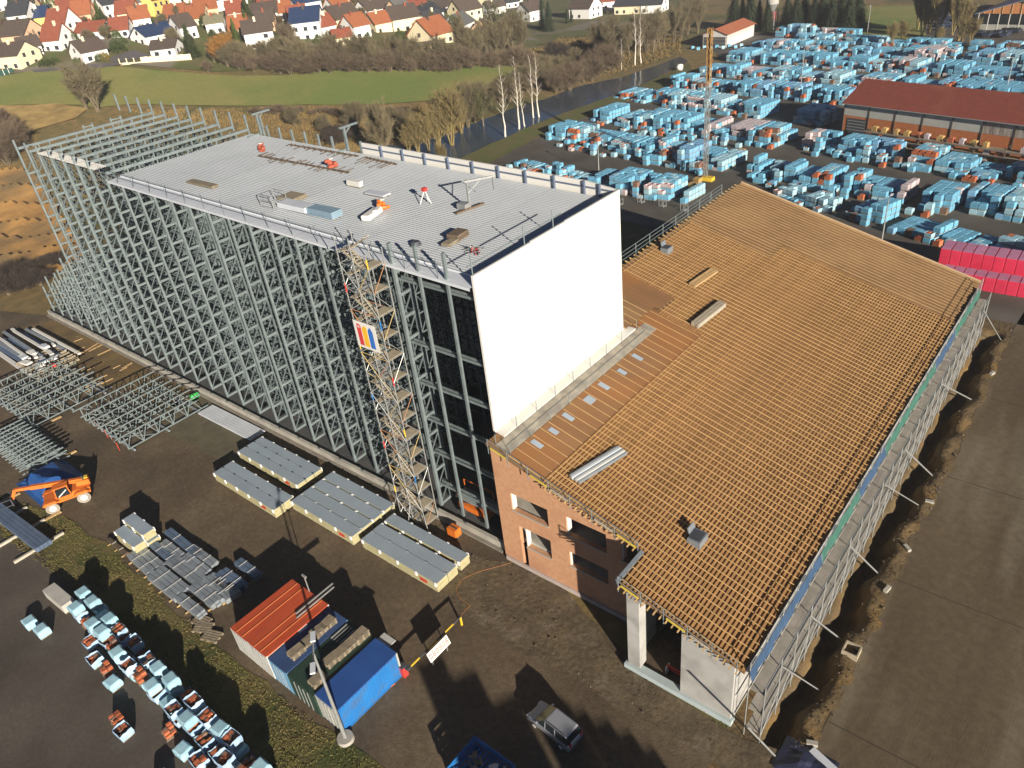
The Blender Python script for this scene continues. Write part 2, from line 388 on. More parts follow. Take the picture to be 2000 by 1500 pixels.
for x in (-52.9, -36.1):   # hoist gallows at the roof edge
    m = MB().box((x, 19.2, ztop(x) + 1.3), (.25, .25, 2.6)); m.beam((x, 18.6, ztop(x) + 2.6), (x, 21.2, ztop(x) + 2.6), .22); m.beam((x, 19.2, ztop(x) + 1.8), (x, 20.1, ztop(x) + 2.5), .14); m.build('hoist_gallows', m_steel, RK)
    MB().beam((x - .3, 17.4, ztop(x) + .12), (x - .3, 19.4, ztop(x) + .12), .2).build('hoist_foot', m_steel, RK)
# roof sheets: trapezoid ribs along x
def corr(y0, y1, x0, x1, pitch=.333, h=.05, dz=0.0):
    m = MB(); n = int((y1 - y0) / pitch); P = []
    for k in range(n):
        y = y0 + k * pitch
        for q, z in ((0, 0), (.52, 0), (.62, h), (.9, h)): P.append((y + q * pitch, z))
    P.append((y1, 0))
    for x in (x0, x1): m.v += [(x, y, ztop(x) + z + dz) for y, z in P]
    L = len(P)
    for k in range(L - 1): m.f.append((k, L + k, L + k + 1, k + 1)); m.mi.append(0)
    return m
xs = [-54.6, -47.8, -41, -34.2, -27.4, -20.6, -13.8, -7, -.26]
for a, b in zip(xs, xs[1:]):
    corr(1.25, 19.0 + (0 if a > -34 else .0), a, b - .02).build('roof_sheet', m_deckw, RK)
for a, b in zip(xs, xs[1:]):     # lower gutter strip on the near edge
    m = MB(); m.v = [(x, y, ztop(x) + z) for x in (a, b - .03) for y, z in ((-.32, -.42), (-.32, -.2), (.2, -.16), (1.2, -.14), (1.24, -.02))]
    for k in range(4): m.f.append((k, 5 + k, 6 + k, k + 1)); m.mi.append(0)
    m.build('edge_gutter', m_gutter, RK)
for k in range(8):               # the lone strip laid over the open bays
    a, b = XM[-3] + k * 2.62, XM[-3] + (k + 1) * 2.62 - .12
    if b < -54.7: corr(-.2, 1.3, a, b, .25, .07, .62).build('edge_sheet', m_white, RK)
# white end wall, single panels
n = 17; w = 19.35 / n
for k in range(n):
    y0 = -.1 + k * w; st = .12 if k > 5 else 0; st2 = .1 if k > 9 else 0
    MB().bb(-.2, 0, y0, y0 + w - .022, 12.35, 26.5 + st * .6 + st2 * .5).build('facade_panel', m_white, RK)
MB().bb(-.2, .95, -.1, 19.9, 11.7, 12.9).build('sill_flashing', m_white, RK)
MB().bb(-.52, -.24, .2, 18.9, .5, 25.3).build('inner_end_wall', m_dark, RK)
# rear cladding rising above the roof as a parapet
for k in range(10):
    x0 = -33.5 + k * 3.33
    m = MB(); zt0, zt1 = ztop(x0) + 1.15, ztop(x0 + 3.3) + 1.15 - .35 * (k == 9)
    m.prism([(x0, 19.15, .3), (x0 + 3.31, 19.15, .3), (x0 + 3.31, 19.15, zt1), (x0, 19.15, zt0)], (0, .2, 0)); m.build('rear_panel', m_white, RK)
    MB().box((x0 + 3.3 if k < 9 else x0 + 1.6, 19.02, ztop(x0) + .45), (.16, .2, 1.35)).build('parapet_post', mat('blue_grey_post', (.12, .15, .22), (.10, .13, .19), 1, .5), RK)
MB().beam((-33.4, 19.1, ztop(-33.4) + .65), (-.3, 19.1, ztop(-.3) + .65), .1, .12).build('parapet_rail', mat('blue_grey_post', (.12, .15, .22)), RK)
# wall rails of the open bay, in pairs
for z in (3.4, 7.2, 10.9, 14.7, 18.7, 24.4):
    for dz in (0, .34): MB().beam((-8.6, .3 + dz, z + .1 * dz), (-.3, .3 + dz, z), .13, .2).build('wall_rail', m_steel, RK)
# slab and low perimeter wall
MB().bb(-97, -.3, -.15, 19.6, -.2, .35).build('floor_slab', mat('shaded_slab', (.075, .075, .075), (.055, .057, .06), .6, .8), RK)  # dark slab colour stands in for the shade under the rack
MB().bb(-97.2, -.25, -.75, -.4, -.3, .8).build('plinth_wall', m_conc, RK)
MB().bb(-97.2, -.25, -1.1, -.76, -.3, .18).build('plinth_footing', mat('footing_concrete', (.22, .20, .17), (.17, .155, .13), .7, .9), RK)
mb = MB()
for k in range(26): mb.box((-95 + 3.6 * k, -.57, .86), (.3, .12, .1))
stuffpart(mb.build('anchor_plates', m_steel2, RK))
# edge guard rail on the near roof edge
for k in range(16):
    x = -56 + 3.5 * k
    MB().tube((x, -.2, ztop(x) - .4), (x, -.2, ztop(x) + 1.35), .035, 5).build('guard_post', m_steel2, RK)
for z in (.55, 1.05): MB().tube((-56, -.2, ztop(-56) + z), (-3, -.2, ztop(-3) + z), .022, 5).build('guard_rail', m_steel2, RK)
# guard rail in front of the end wall top
for y in (.2, 6.2, 9.9): MB().tube((-.3, y, 25.8), (-.3, y, 27.9), .05, 5).build('guard_post', m_steel, RK)
MB().tube((-.3, -.3, 27.25), (-.3, 11, 27.25), .045, 5).build('guard_rail', m_steel, RK)
# ------------------------------------------------------------------ timber-roofed hall
RZ0, RS = 12.95, .2774
RA = math.atan(RS)
def rz_(x): return RZ0 - RS * x
def onroof(px, py, up=0.0):
    d = ray(px, py); t = (RZ0 + up - CAM.z - RS * CAM.x) / (d.z + RS * d.x); return CAM + d * t
m_batten = mat('pine_batten', (.33, .18, .07), (.265, .142, .052), 1.2, .8, vary=.14)
m_cbatten = mat('pine_counter_batten', (.47, .315, .14), (.39, .255, .105), 2.0, .75, vary=.12)
m_board = mat('softboard', (.20, .11, .05), (.16, .088, .038), .5, .9, c3=(.225, .13, .06), scale3=.15)
m_board2 = mat('softboard_bare', (.215, .110, .046), (.18, .093, .04), .4, .9, c3=(.235, .105, .036), scale3=.2, vary=.06)
m_brick = mat('clay_block', (.50, .275, .155), (.43, .225, .12), 2.5, .9, bump=.1, bscale=12, c3=(.38, .19, .11), scale3=.35, lo3=.5, hi3=.75)
m_lconc = mat('light_concrete', (.40, .395, .375), (.33, .325, .305), .7, .85, bump=.1, bscale=7, c3=(.26, .255, .24), scale3=.6, lo3=.5, hi3=.7)
HL = thing('timber_roof_hall', 'brick and concrete hall with a huge bare timber batten roof', 'hall', (9, 26, 0))
def hl(p): return Vector(p) - Vector((9, 26, 0))
def slab(x0, x1, y0, y1, t=.2, up=0.0):
    return MB().prism([(x0, y0, rz_(x0) + up - t), (x1, y0, rz_(x1) + up - t), (x1, y0, rz_(x1) + up), (x0, y0, rz_(x0) + up)], (0, y1 - y0, 0))
XE = 23.7
# roof boarding in courses of sheets
def boards(x0, x1, y0, y1, m):
    slab(x0, x1, y0, y1).build('roof_board', m, HL)
boards(.25, XE, -1.7, 19.4, m_board); boards(-5.8, XE, 19.402, 57.8, m_board); boards(14.6, XE, -5.1, -1.702, m_board)
# counter battens run down the slope, battens across them
cb = {}
def cbatten(x0, x1, y, up=.13):
    L = (x1 - x0) / math.cos(RA); key = round(L, 2)
    if key not in cb: cb[key] = MB().box((0, 0, 0), (L, .055, .05)).mesh('counter_batten', m_cbatten)
    xm = (x0 + x1) / 2
    inst('counter_batten', cb[key], HL, hl((xm, y, rz_(xm) + up + .005)), (0, RA, 0))
# bare softboard near the end wall: single rows of sheets with their joints
y = -1.4; k = 0
while y < 24.0:
    x0 = 2.35 if y < 18.8 else .3
    slab(x0, 5.75, y, y + 1.02, .03, .034).build('board_row', m_board2, HL)
    cbatten(x0, 5.75, y - .012, .03)
    y += 1.045
y = 24.05
while y < 27.4:
    slab(-5.7, .85, y, y + .62, .03, .034).build('board_row', m_board2, HL); y += .66
y = -1.5
while y < 57.7:
    if y < 24.0: cbatten(5.85, XE, y)
    elif y < 27.7: cbatten(.95, XE, y)
    elif y < 43.0: cbatten(-5.75, XE, y)
    elif y < 46.7: cbatten(-5.75, 4.5, y, .028); cbatten(4.52, XE, y)
    else: cbatten(-5.75, XE, y, .028)
    y += .67
for k in range(5): cbatten(14.65, XE, -2.1 - .67 * k)
for k in range(5): cbatten(-5.7, .3, 23.2 - .95 * k, .05)
x = XE - .12; k = 0
while x > -5.4:
    y0 = -5.0 if x > 14.7 else (-1.65 if x > 5.87 else (24.0 if x > 1.0 else 27.6)); y1 = 46.7 if x > 4.6 else 43.0
    y0 += ru(-.12, .05)
    o = MB().box((0, 0, 0), (.168, y1 - y0, .10)).build('batten', m_batten, HL, local=True)
    o.location = hl((x, (y0 + y1) / 2, rz_(x) + .055)); o.rotation_euler = (0, RA, 0)
    x -= .29; k += 1
# rafter tails on the high edge and on the front verge
tail = MB().box((0, 0, 0), (.55, .1, .14)).mesh('rafter_tail', m_cbatten)
y = 19.8
while y < 57: inst('rafter_tail', tail, HL, hl((-5.95, y, rz_(-5.95) - .06)), (0, RA, 0)); y += .9
tail2 = MB().box((0, 0, 0), (.09, .5, .12)).mesh('purlin_end', m_cbatten)
x = 6.2
while x < XE - .2:
    yy = -1.85 if x < 14.5 else -5.25
    inst('purlin_end', tail2, HL, hl((x, yy, rz_(x) - .12)), (0, RA, 0)); x += .45
MB().prism([(-5.8, 57.8, rz_(-5.8) - .25), (XE, 57.8, rz_(XE) - .25), (XE, 57.8, rz_(XE) + .14), (-5.8, 57.8, rz_(-5.8) + .14)], (0, .22, 0)).build('verge_board', mat('pale_timber', (.50, .36, .22), (.42, .30, .18), 1, .8), HL)
# walls
def wallx(y0, y1, xs, holes, zt, m, name='wall', z0=0.0):
    """A wall along x between y0 and y1 with square holes (x0,x1,z0,z1); its top follows zt(x)."""
    X = sorted(set(list(xs) + [h[0] for h in holes] + [h[1] for h in holes])); mb = MB()
    for a, b in zip(X, X[1:]):
        hs = sorted([h for h in holes if h[0] <= a + 1e-6 and h[1] >= b - 1e-6], key=lambda h: h[2]); z = z0
        for h in hs:
            if h[2] > z + .01: mb.bb(a, b, y0, y1, z, h[2])
            z = h[3]
        mb.prism([(a, y0, z), (b, y0, z), (b, y0, zt(b)), (a, y0, zt(a))], (0, y1 - y0, 0))
    return mb.build(name, m, HL)
W1 = [(1.85, 5.6, 6.35, 8.15), (7.4, 11.05, 6.45, 8.35), (12.4, 14.3, 6.5, 8.35), (2.35, 2.95, .05, 4.8), (2.95, 5.6, 2.75, 4.8), (7.45, 11.08, 3.1, 4.65), (12.4, 14.3, 3.1, 4.65)]
wallx(-1.25, -.85, [.55, 14.95], W1, lambda x: rz_(x) - .21, m_brick, 'brick_wall')
MB().bb(.5, 14.95, -1.42, -1.26, -.2, .42).build('base_course', mat('base_insulation', (.42, .36, .33), (.36, .30, .28), 1, .9), HL)
for (a, b, c, d) in W1:
    if b - a > 1: MB().bb(a, b, -1.32, -.84, c - .1, c - .003).build('window_sill', m_conc, HL)
    if c > .1: MB().bb(a + .003, a + .09, -1.18, -.7, c, d - .003).build('window_reveal', mat('pale_render', (.72, .68, .60), (.66, .62, .55), 1, .9), HL)
for a, b in ((.55, 14.9),):
    for z in (3.0, 6.2): MB().bb(.6, 14.9, -.8, 18, z - .3, z).build('floor_slab', m_conc, HL)
    MB().bb(.6, 14.9, 6, 6.2, 0, 8.6).build('inner_wall', m_brick, HL)
MB().bb(.3, .55, -1.25, 57.4, 0, 12.5).build('side_wall', m_brick, HL)
MB().bb(-5.3, .28, 19.6, 19.8, 0, 12.6).build('side_wall', m_brick, HL)
MB().bb(-5.4, -5.2, 19.82, 57.4, 0, 13.9).build('side_wall', m_brick, HL)
MB().bb(-5.2, 23.0, 57.2, 57.4, 0, 6.0).build('rear_wall', m_brick, HL)
# concrete annex
MB().bb(14.97, 15.95, -4.8, -3.9, .45, rz_(15.5) - .34).build('concrete_pillar', m_lconc, HL)
MB().bb(14.97, 15.3, -3.88, -1.3, .45, rz_(15.3) - .34).build('annex_wall', m_lconc, HL)
wallx(-4.8, -4.5, [19.2, 22.95], [], lambda x: rz_(x) - .21, m_lconc, 'concrete_wall', .45)
MB().bb(22.65, 22.95, -4.49, 57.2, -1.4, rz_(22.9) - .25).build('east_wall', m_lconc, HL)
MB().bb(14.75, 23.1, -5.02, -4.4, -.4, .44).build('foundation_beam', mat('blue_insulation', (.40, .47, .48), (.36, .43, .44), 1, .8), HL)
MB().bb(15.4, 22.6, -4.38, 10, -.3, .1).build('annex_floor', m_yard, HL)
MB().bb(15.4, 22.6, 6, 6.2, 0, 6.2).build('inner_wall', m_lconc, HL)
# walkway, kerb and guard rails at the foot of the white wall
slab(1.0, 2.3, -1.3, 21.5, .03, .06).build('walkway', mat('grey_decking', (.33, .30, .24), (.26, .235, .19), 1.2, .85, c3=(.20, .18, .15), scale3=.8), HL)
for k, yy in enumerate((0.9, 3.0, 5.2, 8.0, 10.6, 13.4, 16.2)):
    slab(2.7 + .2 * (k % 2), 3.7, yy, yy + (.9 if k == 3 else .5), .03, .07).build('roof_patch', mat('grey_blue_sheet', (.30, .36, .42), (.26, .31, .37), 1, .5), HL)
for k in range(9):
    yy = -1.2 + 2.65 * k
    for xx, zz in ((1.0, 1.1), (2.4, 1.1)): MB().tube((xx, yy, rz_(xx)), (xx, yy, rz_(xx) + zz), .03, 5).build('rail_post', m_steel, HL)
for z in (.55, 1.05): MB().tube((2.4, -1.2, rz_(2.4) + z), (2.4, 20, rz_(2.4) + z), .02, 5).build('guard_rail', m_steel, HL)
for k in range(12):
    yy = 20 + 3.0 * k
    MB().tube((-6.25, yy, rz_(-6.2) - .5), (-6.25, yy, rz_(-6.2) + 1.1), .045, 5).build('rail_post', m_steel, HL)
for z in (.2, .65, 1.1): MB().tube((-6.25, 20, rz_(-6.2) + z), (-6.25, 53, rz_(-6.2) + z), .035, 5).build('guard_rail', m_steel, HL)
m_yel = mat('yellow_board', (.55, .42, .07), (.48, .36, .06), 1, .7)
def verge_rail(x0, x1, y, n):
    for k in range(n + 1):
        x = lerp(x0, x1, k / n); MB().tube((x, y, rz_(x) - .5), (x, y, rz_(x) + .95), .035, 5).build('rail_post', m_steel, HL)
        if k < n:
            xb = lerp(x0, x1, (k + 1) / n)
            if k % 3 != 1: MB().beam((x + .2, y, rz_(x + .2) + .2), (xb - .15, y, rz_(xb - .15) + .2), .04, .17).build('toe_board', m_yel if k % 2 == 0 else mat('grey_timber', (.38, .35, .28), (.30, .27, .22), 2, .9), HL)
    for z in (.5, .92): MB().tube((x0, y, rz_(x0) + z), (x1, y, rz_(x1) + z), .022, 5).build('guard_rail', m_steel, HL)
verge_rail(.8, 14.2, -1.95, 7); verge_rail(14.7, 23.3, -5.35, 5)
MB().prism([(14.35, -5.2, rz_(14.35) - .1), (14.6, -5.2, rz_(14.6) - .1), (14.6, -5.2, rz_(14.6) + .12), (14.35, -5.2, rz_(14.35) + .12)], (0, 3.4, 0)).build('step_flashing', mat('zinc_sheet', (.30, .34, .38), (.25, .29, .33), 1, .45, .5), HL)
k = 0
for (ya, yb) in ((-4.9, -3.6), (.2, .9), (4.0, 4.6), (10.1, 10.6), (15.6, 16.2), (21.2, 21.8), (34.9, 35.3)):
    MB().bb(XE + .02, XE + .2, ya, yb, rz_(XE) - .1, rz_(XE) + .06).build('gutter_piece', m_white, HL)
# --------------- facade scaffold along the low eave
SC = thing('eave_scaffold', 'long grey tube scaffold along the low eave with blue and green nets', 'scaffold', (24.4, 26, -1.2))
def scz(x, y): return trench(x, y)
m_tube = mat('scaffold_tube', (.40, .41, .40), (.33, .34, .33), 2, .5, .5)
m_plank = mat('scaffold_plank', (.36, .33, .29), (.28, .26, .225), 1.5, .85, vary=.1)
ys = [-5.0 + 2.57 * k for k in range(25)]
for yy in ys:
    for xx in (24.02, 25.1): MB().tube((xx, yy, scz(xx, yy) - .05), (xx, yy, 5.9 if xx > 24.5 else 7.45), .045, 6).build('standard', m_tube, SC)
for a, b in zip(ys, ys[1:]):
    for z in (.9, 2.9, 4.9):
        for q in range(2): MB().bb(24.12 + .48 * q, 24.56 + .48 * q, a + .03, b - .03, z, z + .05).build('deck_plank', m_plank, SC)
    MB().tube((25.13, a, .9), (25.13, b, 2.9), .028, 5).build('diagonal', m_tube, SC)
for xx, z in ((25.1, 1.0), (25.1, 1.9), (25.1, 3.0), (25.1, 3.9), (25.1, 5.0), (25.1, 5.8), (24.02, 6.95), (24.02, 7.4)):
    MB().tube((xx, ys[0], z), (xx, ys[-1], z), .032, 5).build('ledger', m_tube, SC)
cuts = [(1470, 1335), (1615, 1062), (1690, 935), (1737, 865), (1835, 700), (1874, 635), (1922, 555)]
yc = [PX(a, b, 24.3).y for a, b in cuts]
m_bnet = mat('blue_net', (.035, .075, .145), (.028, .06, .12), 1.5, .8); m_gnet = mat('green_net', (.04, .13, .10), (.032, .105, .082), 1.5, .8)
for i, (a, b) in enumerate(zip(yc, yc[1:])):
    n = max(2, int((b - a) / .6)); m = MB()
    for k in range(n + 1):
        y = lerp(a + .03, b - .03, k / n); wv = .05 * math.sin(y * 2.1) + .03 * math.sin(y * 5.3)
        m.v += [(24.22 + wv, y, 5.75 + .06 * math.sin(y * 3.3)), (24.13, y, 6.2), (24.04 + .4 * wv, y, 6.7 + .05 * math.sin(y * 2.4))]
    for k in range(n):
        for q in range(2): m.f.append((3 * k + q, 3 * k + 3 + q, 3 * k + 4 + q, 3 * k + 1 + q)); m.mi.append(0)
    m.build('safety_net', m_bnet if i % 2 == 0 else m_gnet, SC)
PR = [((1468, 1345), (1526, 1470)), ((1540, 1210), (1605, 1340)), ((1595, 1128), (1648, 1240)), ((1668, 1025), (1718, 1115)), ((1740, 890), (1793, 990)), ((1780, 820), (1820, 930)), ((1853, 693), (1897, 780)), ((1925, 590), (1955, 665))]
for k, (a, b) in enumerate(PR):
    q = G(*b); MB().tube((25.1, PX(a[0], a[1], 25.1).y, 5.0), (q.x, q.y, trench(q.x, q.y) - .02), .07 if k % 3 != 1 else .05, 6).build('raking_prop', m_tube, SC)
# ------------------------------------------------------------------ stair tower with banner
m_orange = mat('orange_paint', (.62, .16, .02), (.55, .13, .018), 1.5, .45)
m_red = mat('red_paint', (.55, .05, .04), (.48, .04, .03), 1.5, .5)
m_yellow = mat('yellow_paint', (.65, .45, .04), (.58, .39, .03), 1.5, .5)
m_bluep = mat('blue_paint', (.02, .17, .46), (.017, .145, .40), .8, .5, c3=(.06, .12, .24), scale3=.9, lo3=.5, hi3=.75)
m_rubber = mat('rubber', (.03, .03, .03), (.05, .047, .042), 2, .9)
m_glass = mat('dark_glass', (.015, .02, .025), (.02, .025, .03), 1, .08, spec=.6)
m_wood = mat('raw_timber', (.42, .29, .14), (.34, .22, .10), 3, .85, vary=.15)
m_oldwood = mat('weathered_timber', (.27, .225, .16), (.20, .165, .115), 3, .9, vary=.15)
m_tan = mat('tan_deck', (.38, .33, .24), (.31, .265, .19), 2, .85)
TW = thing('stair_tower', 'tall narrow scaffold stair tower leaning on the rack facade', 'scaffold tower', (-10, -1.75, 0))
tx, ty = (-11.7, -10.0, -8.35), (-2.6, -.95)
for x in tx:
    for y in ty: MB().tube((x, y, 0), (x, y, 28.6 if x < -8.4 else 27.6), .05, 6).build('standard', m_tube, TW)
cols = [m_tube, m_tube, m_tube, mat('ochre_tube', (.5, .36, .12), (.42, .3, .1), 2, .6), m_tube, mat('rust_tube', (.42, .2, .09), (.35, .16, .07), 2, .7)]
for k in range(14):
    z = .3 + 2.0 * k
    for y in ty: MB().tube((tx[0], y, z), (tx[2], y, z), .035, 5).build('ledger', cols[k % 6], TW)
    for x in tx: MB().tube((x, ty[0], z), (x, ty[1], z), .035, 5).build('transom', m_tube, TW)
    if z + 2 < 28:
        a, b = (tx[0], tx[1]) if k % 2 else (tx[1], tx[0])
        MB().tube((a, ty[0] - .06, z), (b, ty[0] - .06, z + 2), .03, 5).build('diagonal', cols[(k + 1) % 6], TW)
        MB().tube((tx[2] if k % 2 else tx[1], ty[0] - .06, z), (tx[1] if k % 2 else tx[2], ty[0] - .06, z + 2), .03, 5).build('diagonal', cols[(k + 3) % 6], TW)
        MB().tube((tx[2] + .05, ty[k % 2], z), (tx[2] + .05, ty[1 - k % 2], z + 2), .03, 5).build('diagonal', cols[(k + 5) % 6], TW)
        MB().tube((tx[0] - .05, ty[k % 2], z), (tx[0] - .05, ty[1 - k % 2], z + 2), .03, 5).build('diagonal', cols[(k + 2) % 6], TW)
    MB().bb(tx[1] + .55, tx[2] - .05, ty[0] + .1, ty[1] - .1, z + .04, z + .09).build('landing', m_tan, TW)
    MB().bb(tx[0] + .06, tx[0] + .7, ty[0] + .1, ty[1] - .1, z + 1.0, z + 1.05).build('landing', m_tan, TW)
    if z + 2 < 28.4:
        m = MB()
        for s in range(6):
            t = s / 6; m.box((lerp(tx[1] + .5, tx[0] + .75, t), -2.2, z + .1 + 1.0 * t), (.24, .62, .05))
        m.beam((tx[1] + .6, -2.52, z + .1), (tx[0] + .6, -2.52, z + 1.1), .05, .16); m.beam((tx[1] + .6, -1.88, z + .1), (tx[0] + .6, -1.88, z + 1.1), .05, .16)
        m.build('stair_flight', m_tan if k % 2 else m_tube, TW)
        m = MB(); m.beam((tx[0] + .6, -1.3, z + 1.1), (tx[1] + .6, -1.3, z + 2.05), .62, .06); m.build('stair_flight', m_tan, TW)
for k in range(10):
    z = 3 + 2.6 * k; x = tx[2] if k % 2 else tx[0]
    MB().tube((x, ty[0], z), (x, ty[0], z + .8), .056, 6).build('marked_joint', [m_yellow, m_bluep, m_red][k % 3], TW)
for s, (a, b) in enumerate((((tx[2], -2.6, 2.4), (-7.1, -3.3, 0)), ((tx[0], -2.6, 2.4), (-12.6, -3.4, 0)), ((tx[1], -2.6, 2.2), (-9.6, -3.8, 0)))):
    MB().tube(a, b, .04, 5).build('base_strut', m_tube, TW)
# banner: white sheet, red, yellow and blue letter bars with slanted tops
BN = thing('banner', 'white banner with red, yellow and blue bars hung on the stair tower', 'banner', (-10.3, -2.75, 19.0))
MB().bb(-11.65, -8.98, -2.76, -2.74, 19.0, 21.45).build('cloth', m_white, BN)
for i, (a, b, m, h) in enumerate(((-11.3, -10.78, mat('banner_red', (.58, .05, .05), (.5, .04, .04), 1, .6), 2.0), (-10.68, -10.08, mat('banner_yellow', (.75, .43, .03), (.68, .38, .03), 1, .6), 1.95), (-9.98, -9.4, mat('banner_blue', (.03, .15, .50), (.03, .13, .44), 1, .6), 1.9))):
    q = MB().prism([(a, -2.765, 19.22), (b, -2.765, 19.22), (b, -2.765, 19.22 + h - (.35 if i == 2 else .12)), (b - .2, -2.765, 19.22 + h), (a + (.25 if i else .1), -2.765, 19.22 + h - (.05 if i == 1 else 0)), (a, -2.765, 19.22 + h - .3)], (0, -.006, 0)); q.build('letter_bar', m, BN)
MB().prism([(-11.17, -2.773, 20.9), (-10.95, -2.773, 20.85), (-10.93, -2.773, 21.02), (-11.13, -2.773, 21.06)], (0, -.004, 0)).build('letter_counter', m_white, BN)

# ------------------------------------------------------------------ roof-top things
def zdeck(px, py):
    z = 26.4
    for _ in range(6): p = G(px, py, z); z = ztop(p.x) + .09
    return G(px, py, z)
def timbers(name, label, px, n, L, spread, group=None, long_dir=(0, 1)):
    pass
m_dkw = mat('wet_timber', (.14, .10, .07), (.10, .075, .05), 2, .8, vary=.2)
a, b = zdeck(505, 305), zdeck(682, 338)
T = thing('timber_strip', 'long timber strip with cross laths lying on the white roof', 'timber', ((a.x + b.x) / 2, (a.y + b.y) / 2, (a.z + b.z) / 2 ))
MB().beam(a + Vector((0, 0, .06)), b + Vector((0, 0, .06)), .25, .1).build('runner', m_dkw, T)
for k in range(17):
    p = lerp(a, b, (k + rnd() * .5) / 17); l = ru(.8, 2.2); c = ru(-.6, .6)
    MB().beam(p + Vector((0, c - l / 2, .13)), p + Vector((0, c + l / 2, .13)), .1, .06).build('lath', m_dkw, T)
a, b = zdeck(565, 283), zdeck(700, 306)
T = thing('edge_timber_strip', 'row of short laths on the rear roof edge by the posts', 'timber', ((a.x + b.x) / 2, (a.y + b.y) / 2, (a.z + b.z) / 2))
MB().beam(a + Vector((0, 0, .06)), b + Vector((0, 0, .06)), .22, .1).build('runner', m_dkw, T)
for k in range(12):
    p = lerp(a, b, (k + rnd() * .5) / 12); l = ru(.5, 1.5)
    MB().beam(p + Vector((0, -l, .13)), p + Vector((0, .2, .13)), .1, .06).build('lath', m_dkw, T)
a, b = zdeck(712, 308), zdeck(775, 322)
T = thing('parapet_timber_strip', 'laths left on the roof in front of the white parapet', 'timber', ((a.x + b.x) / 2, (a.y + b.y) / 2, (a.z + b.z) / 2))
MB().beam(a + Vector((0, 0, .06)), b + Vector((0, 0, .06)), .22, .1).build('runner', m_dkw, T)
for k in range(8):
    p = lerp(a, b, (k + rnd() * .5) / 8); l = ru(.5, 2.2)
    MB().beam(p + Vector((0, -l, .13)), p + Vector((0, .2, .13)), .1, .06).build('lath', m_dkw, T)
def bag_pile(px, py, m, label, name='red_sack_pile', s=1.0):
    p = zdeck(px, py); T = thing(name, label, 'sacks', p)
    for k in range(7):
        mb = MB(); mb.box((ru(-.7, .7) * s, ru(-.5, .5) * s, .18 + .28 * (k // 3)), (.95 * s, .55 * s, .34), ru(0, 3)); o = mb.build('sack', m, T, local=True)
        bv = o.modifiers.new('b', 'BEVEL'); bv.width = .12; bv.segments = 2
    MB().box((.1, 0, .95), (.3, .3, .1), .4).build('wrapper', m_white, T, local=True)
m_rust = mat('brick_red_sack', (.40, .09, .05), (.30, .07, .04), 2, .8)
bag_pile(512, 296, m_rust, 'red sack pile on the roof, nearer the open beams', s=.75); bag_pile(649, 327, m_rust, 'red sack pile on the roof, nearer the white parapet', s=.75)
bag_pile(749, 409, m_orange, 'orange sacks beside the white tarp on the roof', 'orange_sack_pile', .55)
p = zdeck(728, 425); mb = MB(); mb.box((p.x, p.y, p.z + .35), (.9, 2.4, .5), .3); mb.box((p.x + .2, p.y + .5, p.z + .6), (.6, 1.2, .25), .5)
o = one('white_tarp_pile', mb, m_white, 'white tarp bundle beside the orange sacks on the roof', 'tarp'); bv = o.modifiers.new('b', 'BEVEL'); bv.width = .15; bv.segments = 2
def packon(px, py, sx, sy, sz, m, name, label, cat, rz=0.0):
    p = zdeck(px, py); T = thing(name, label, cat, p, rz)
    for k in range(2): MB().box((0, (k - .5) * sy * .6, .05), (sx, .12, .1)).build('bearer', m_oldwood, T, local=True)
    n = 4
    for k in range(n): MB().box((ru(-.04, .04), ru(-.04, .04), .1 + (k + .5) * sz / n), (sx, sy, sz / n - .015)).build('sheet', m, T, local=True)
packon(396, 362, 5.0, .8, .2, m_oldwood, 'board_stack', 'long flat board stack on the left part of the white roof', 'boards')
packon(572, 389, 2.4, 1.8, .3, m_oldwood, 'plank_pallet', 'square grey plank stack beside the mesh cage on the roof', 'planks')
packon(694, 364, 1.9, .5, .5, m_white, 'white_carton', 'small white carton in the middle of the roof', 'carton')
packon(738, 381, 2.6, 1.0, .15, m_gutter, 'sheet_stack', 'low pale sheet stack in the middle of the roof', 'sheets')
packon(580, 409, 4.2, 1.3, .5, m_gutter, 'panel_stack', 'pale panel stack near the front roof edge', 'panels')
packon(632, 421, 4.0, 1.2, .6, mat('blue_grey_sheet', (.22, .32, .40), (.19, .28, .35), 1, .5), 'blue_sheet_stack', 'blue grey sheet stack near the front roof edge by the tower', 'panels')
packon(895, 466, 1.1, 1.5, .5, m_dkw, 'brown_plank_stack', 'brown plank stack near the white end wall on the roof', 'planks', .1)
packon(880, 478, .8, 1.3, .25, m_oldwood, 'low_plank_stack', 'low grey plank stack beside the brown one on the roof', 'planks', .1)
# mesh cage
p = zdeck(536, 400); T = thing('mesh_cage', 'wire mesh cage near the front roof edge', 'cage', p)
for x in (-1, 1):
    for y in (-.8, .8): MB().box((x, y, .6), (.06, .06, 1.2)).build('corner_post', m_tube, T, local=True)
for z in (.05, .6, 1.18):
    for y in (-.8, .8): MB().box((0, y, z), (2, .04, .04)).build('bar', m_tube, T, local=True)
    for x in (-1, 1): MB().box((x, 0, z), (.04, 1.6, .04)).build('bar', m_tube, T, local=True)
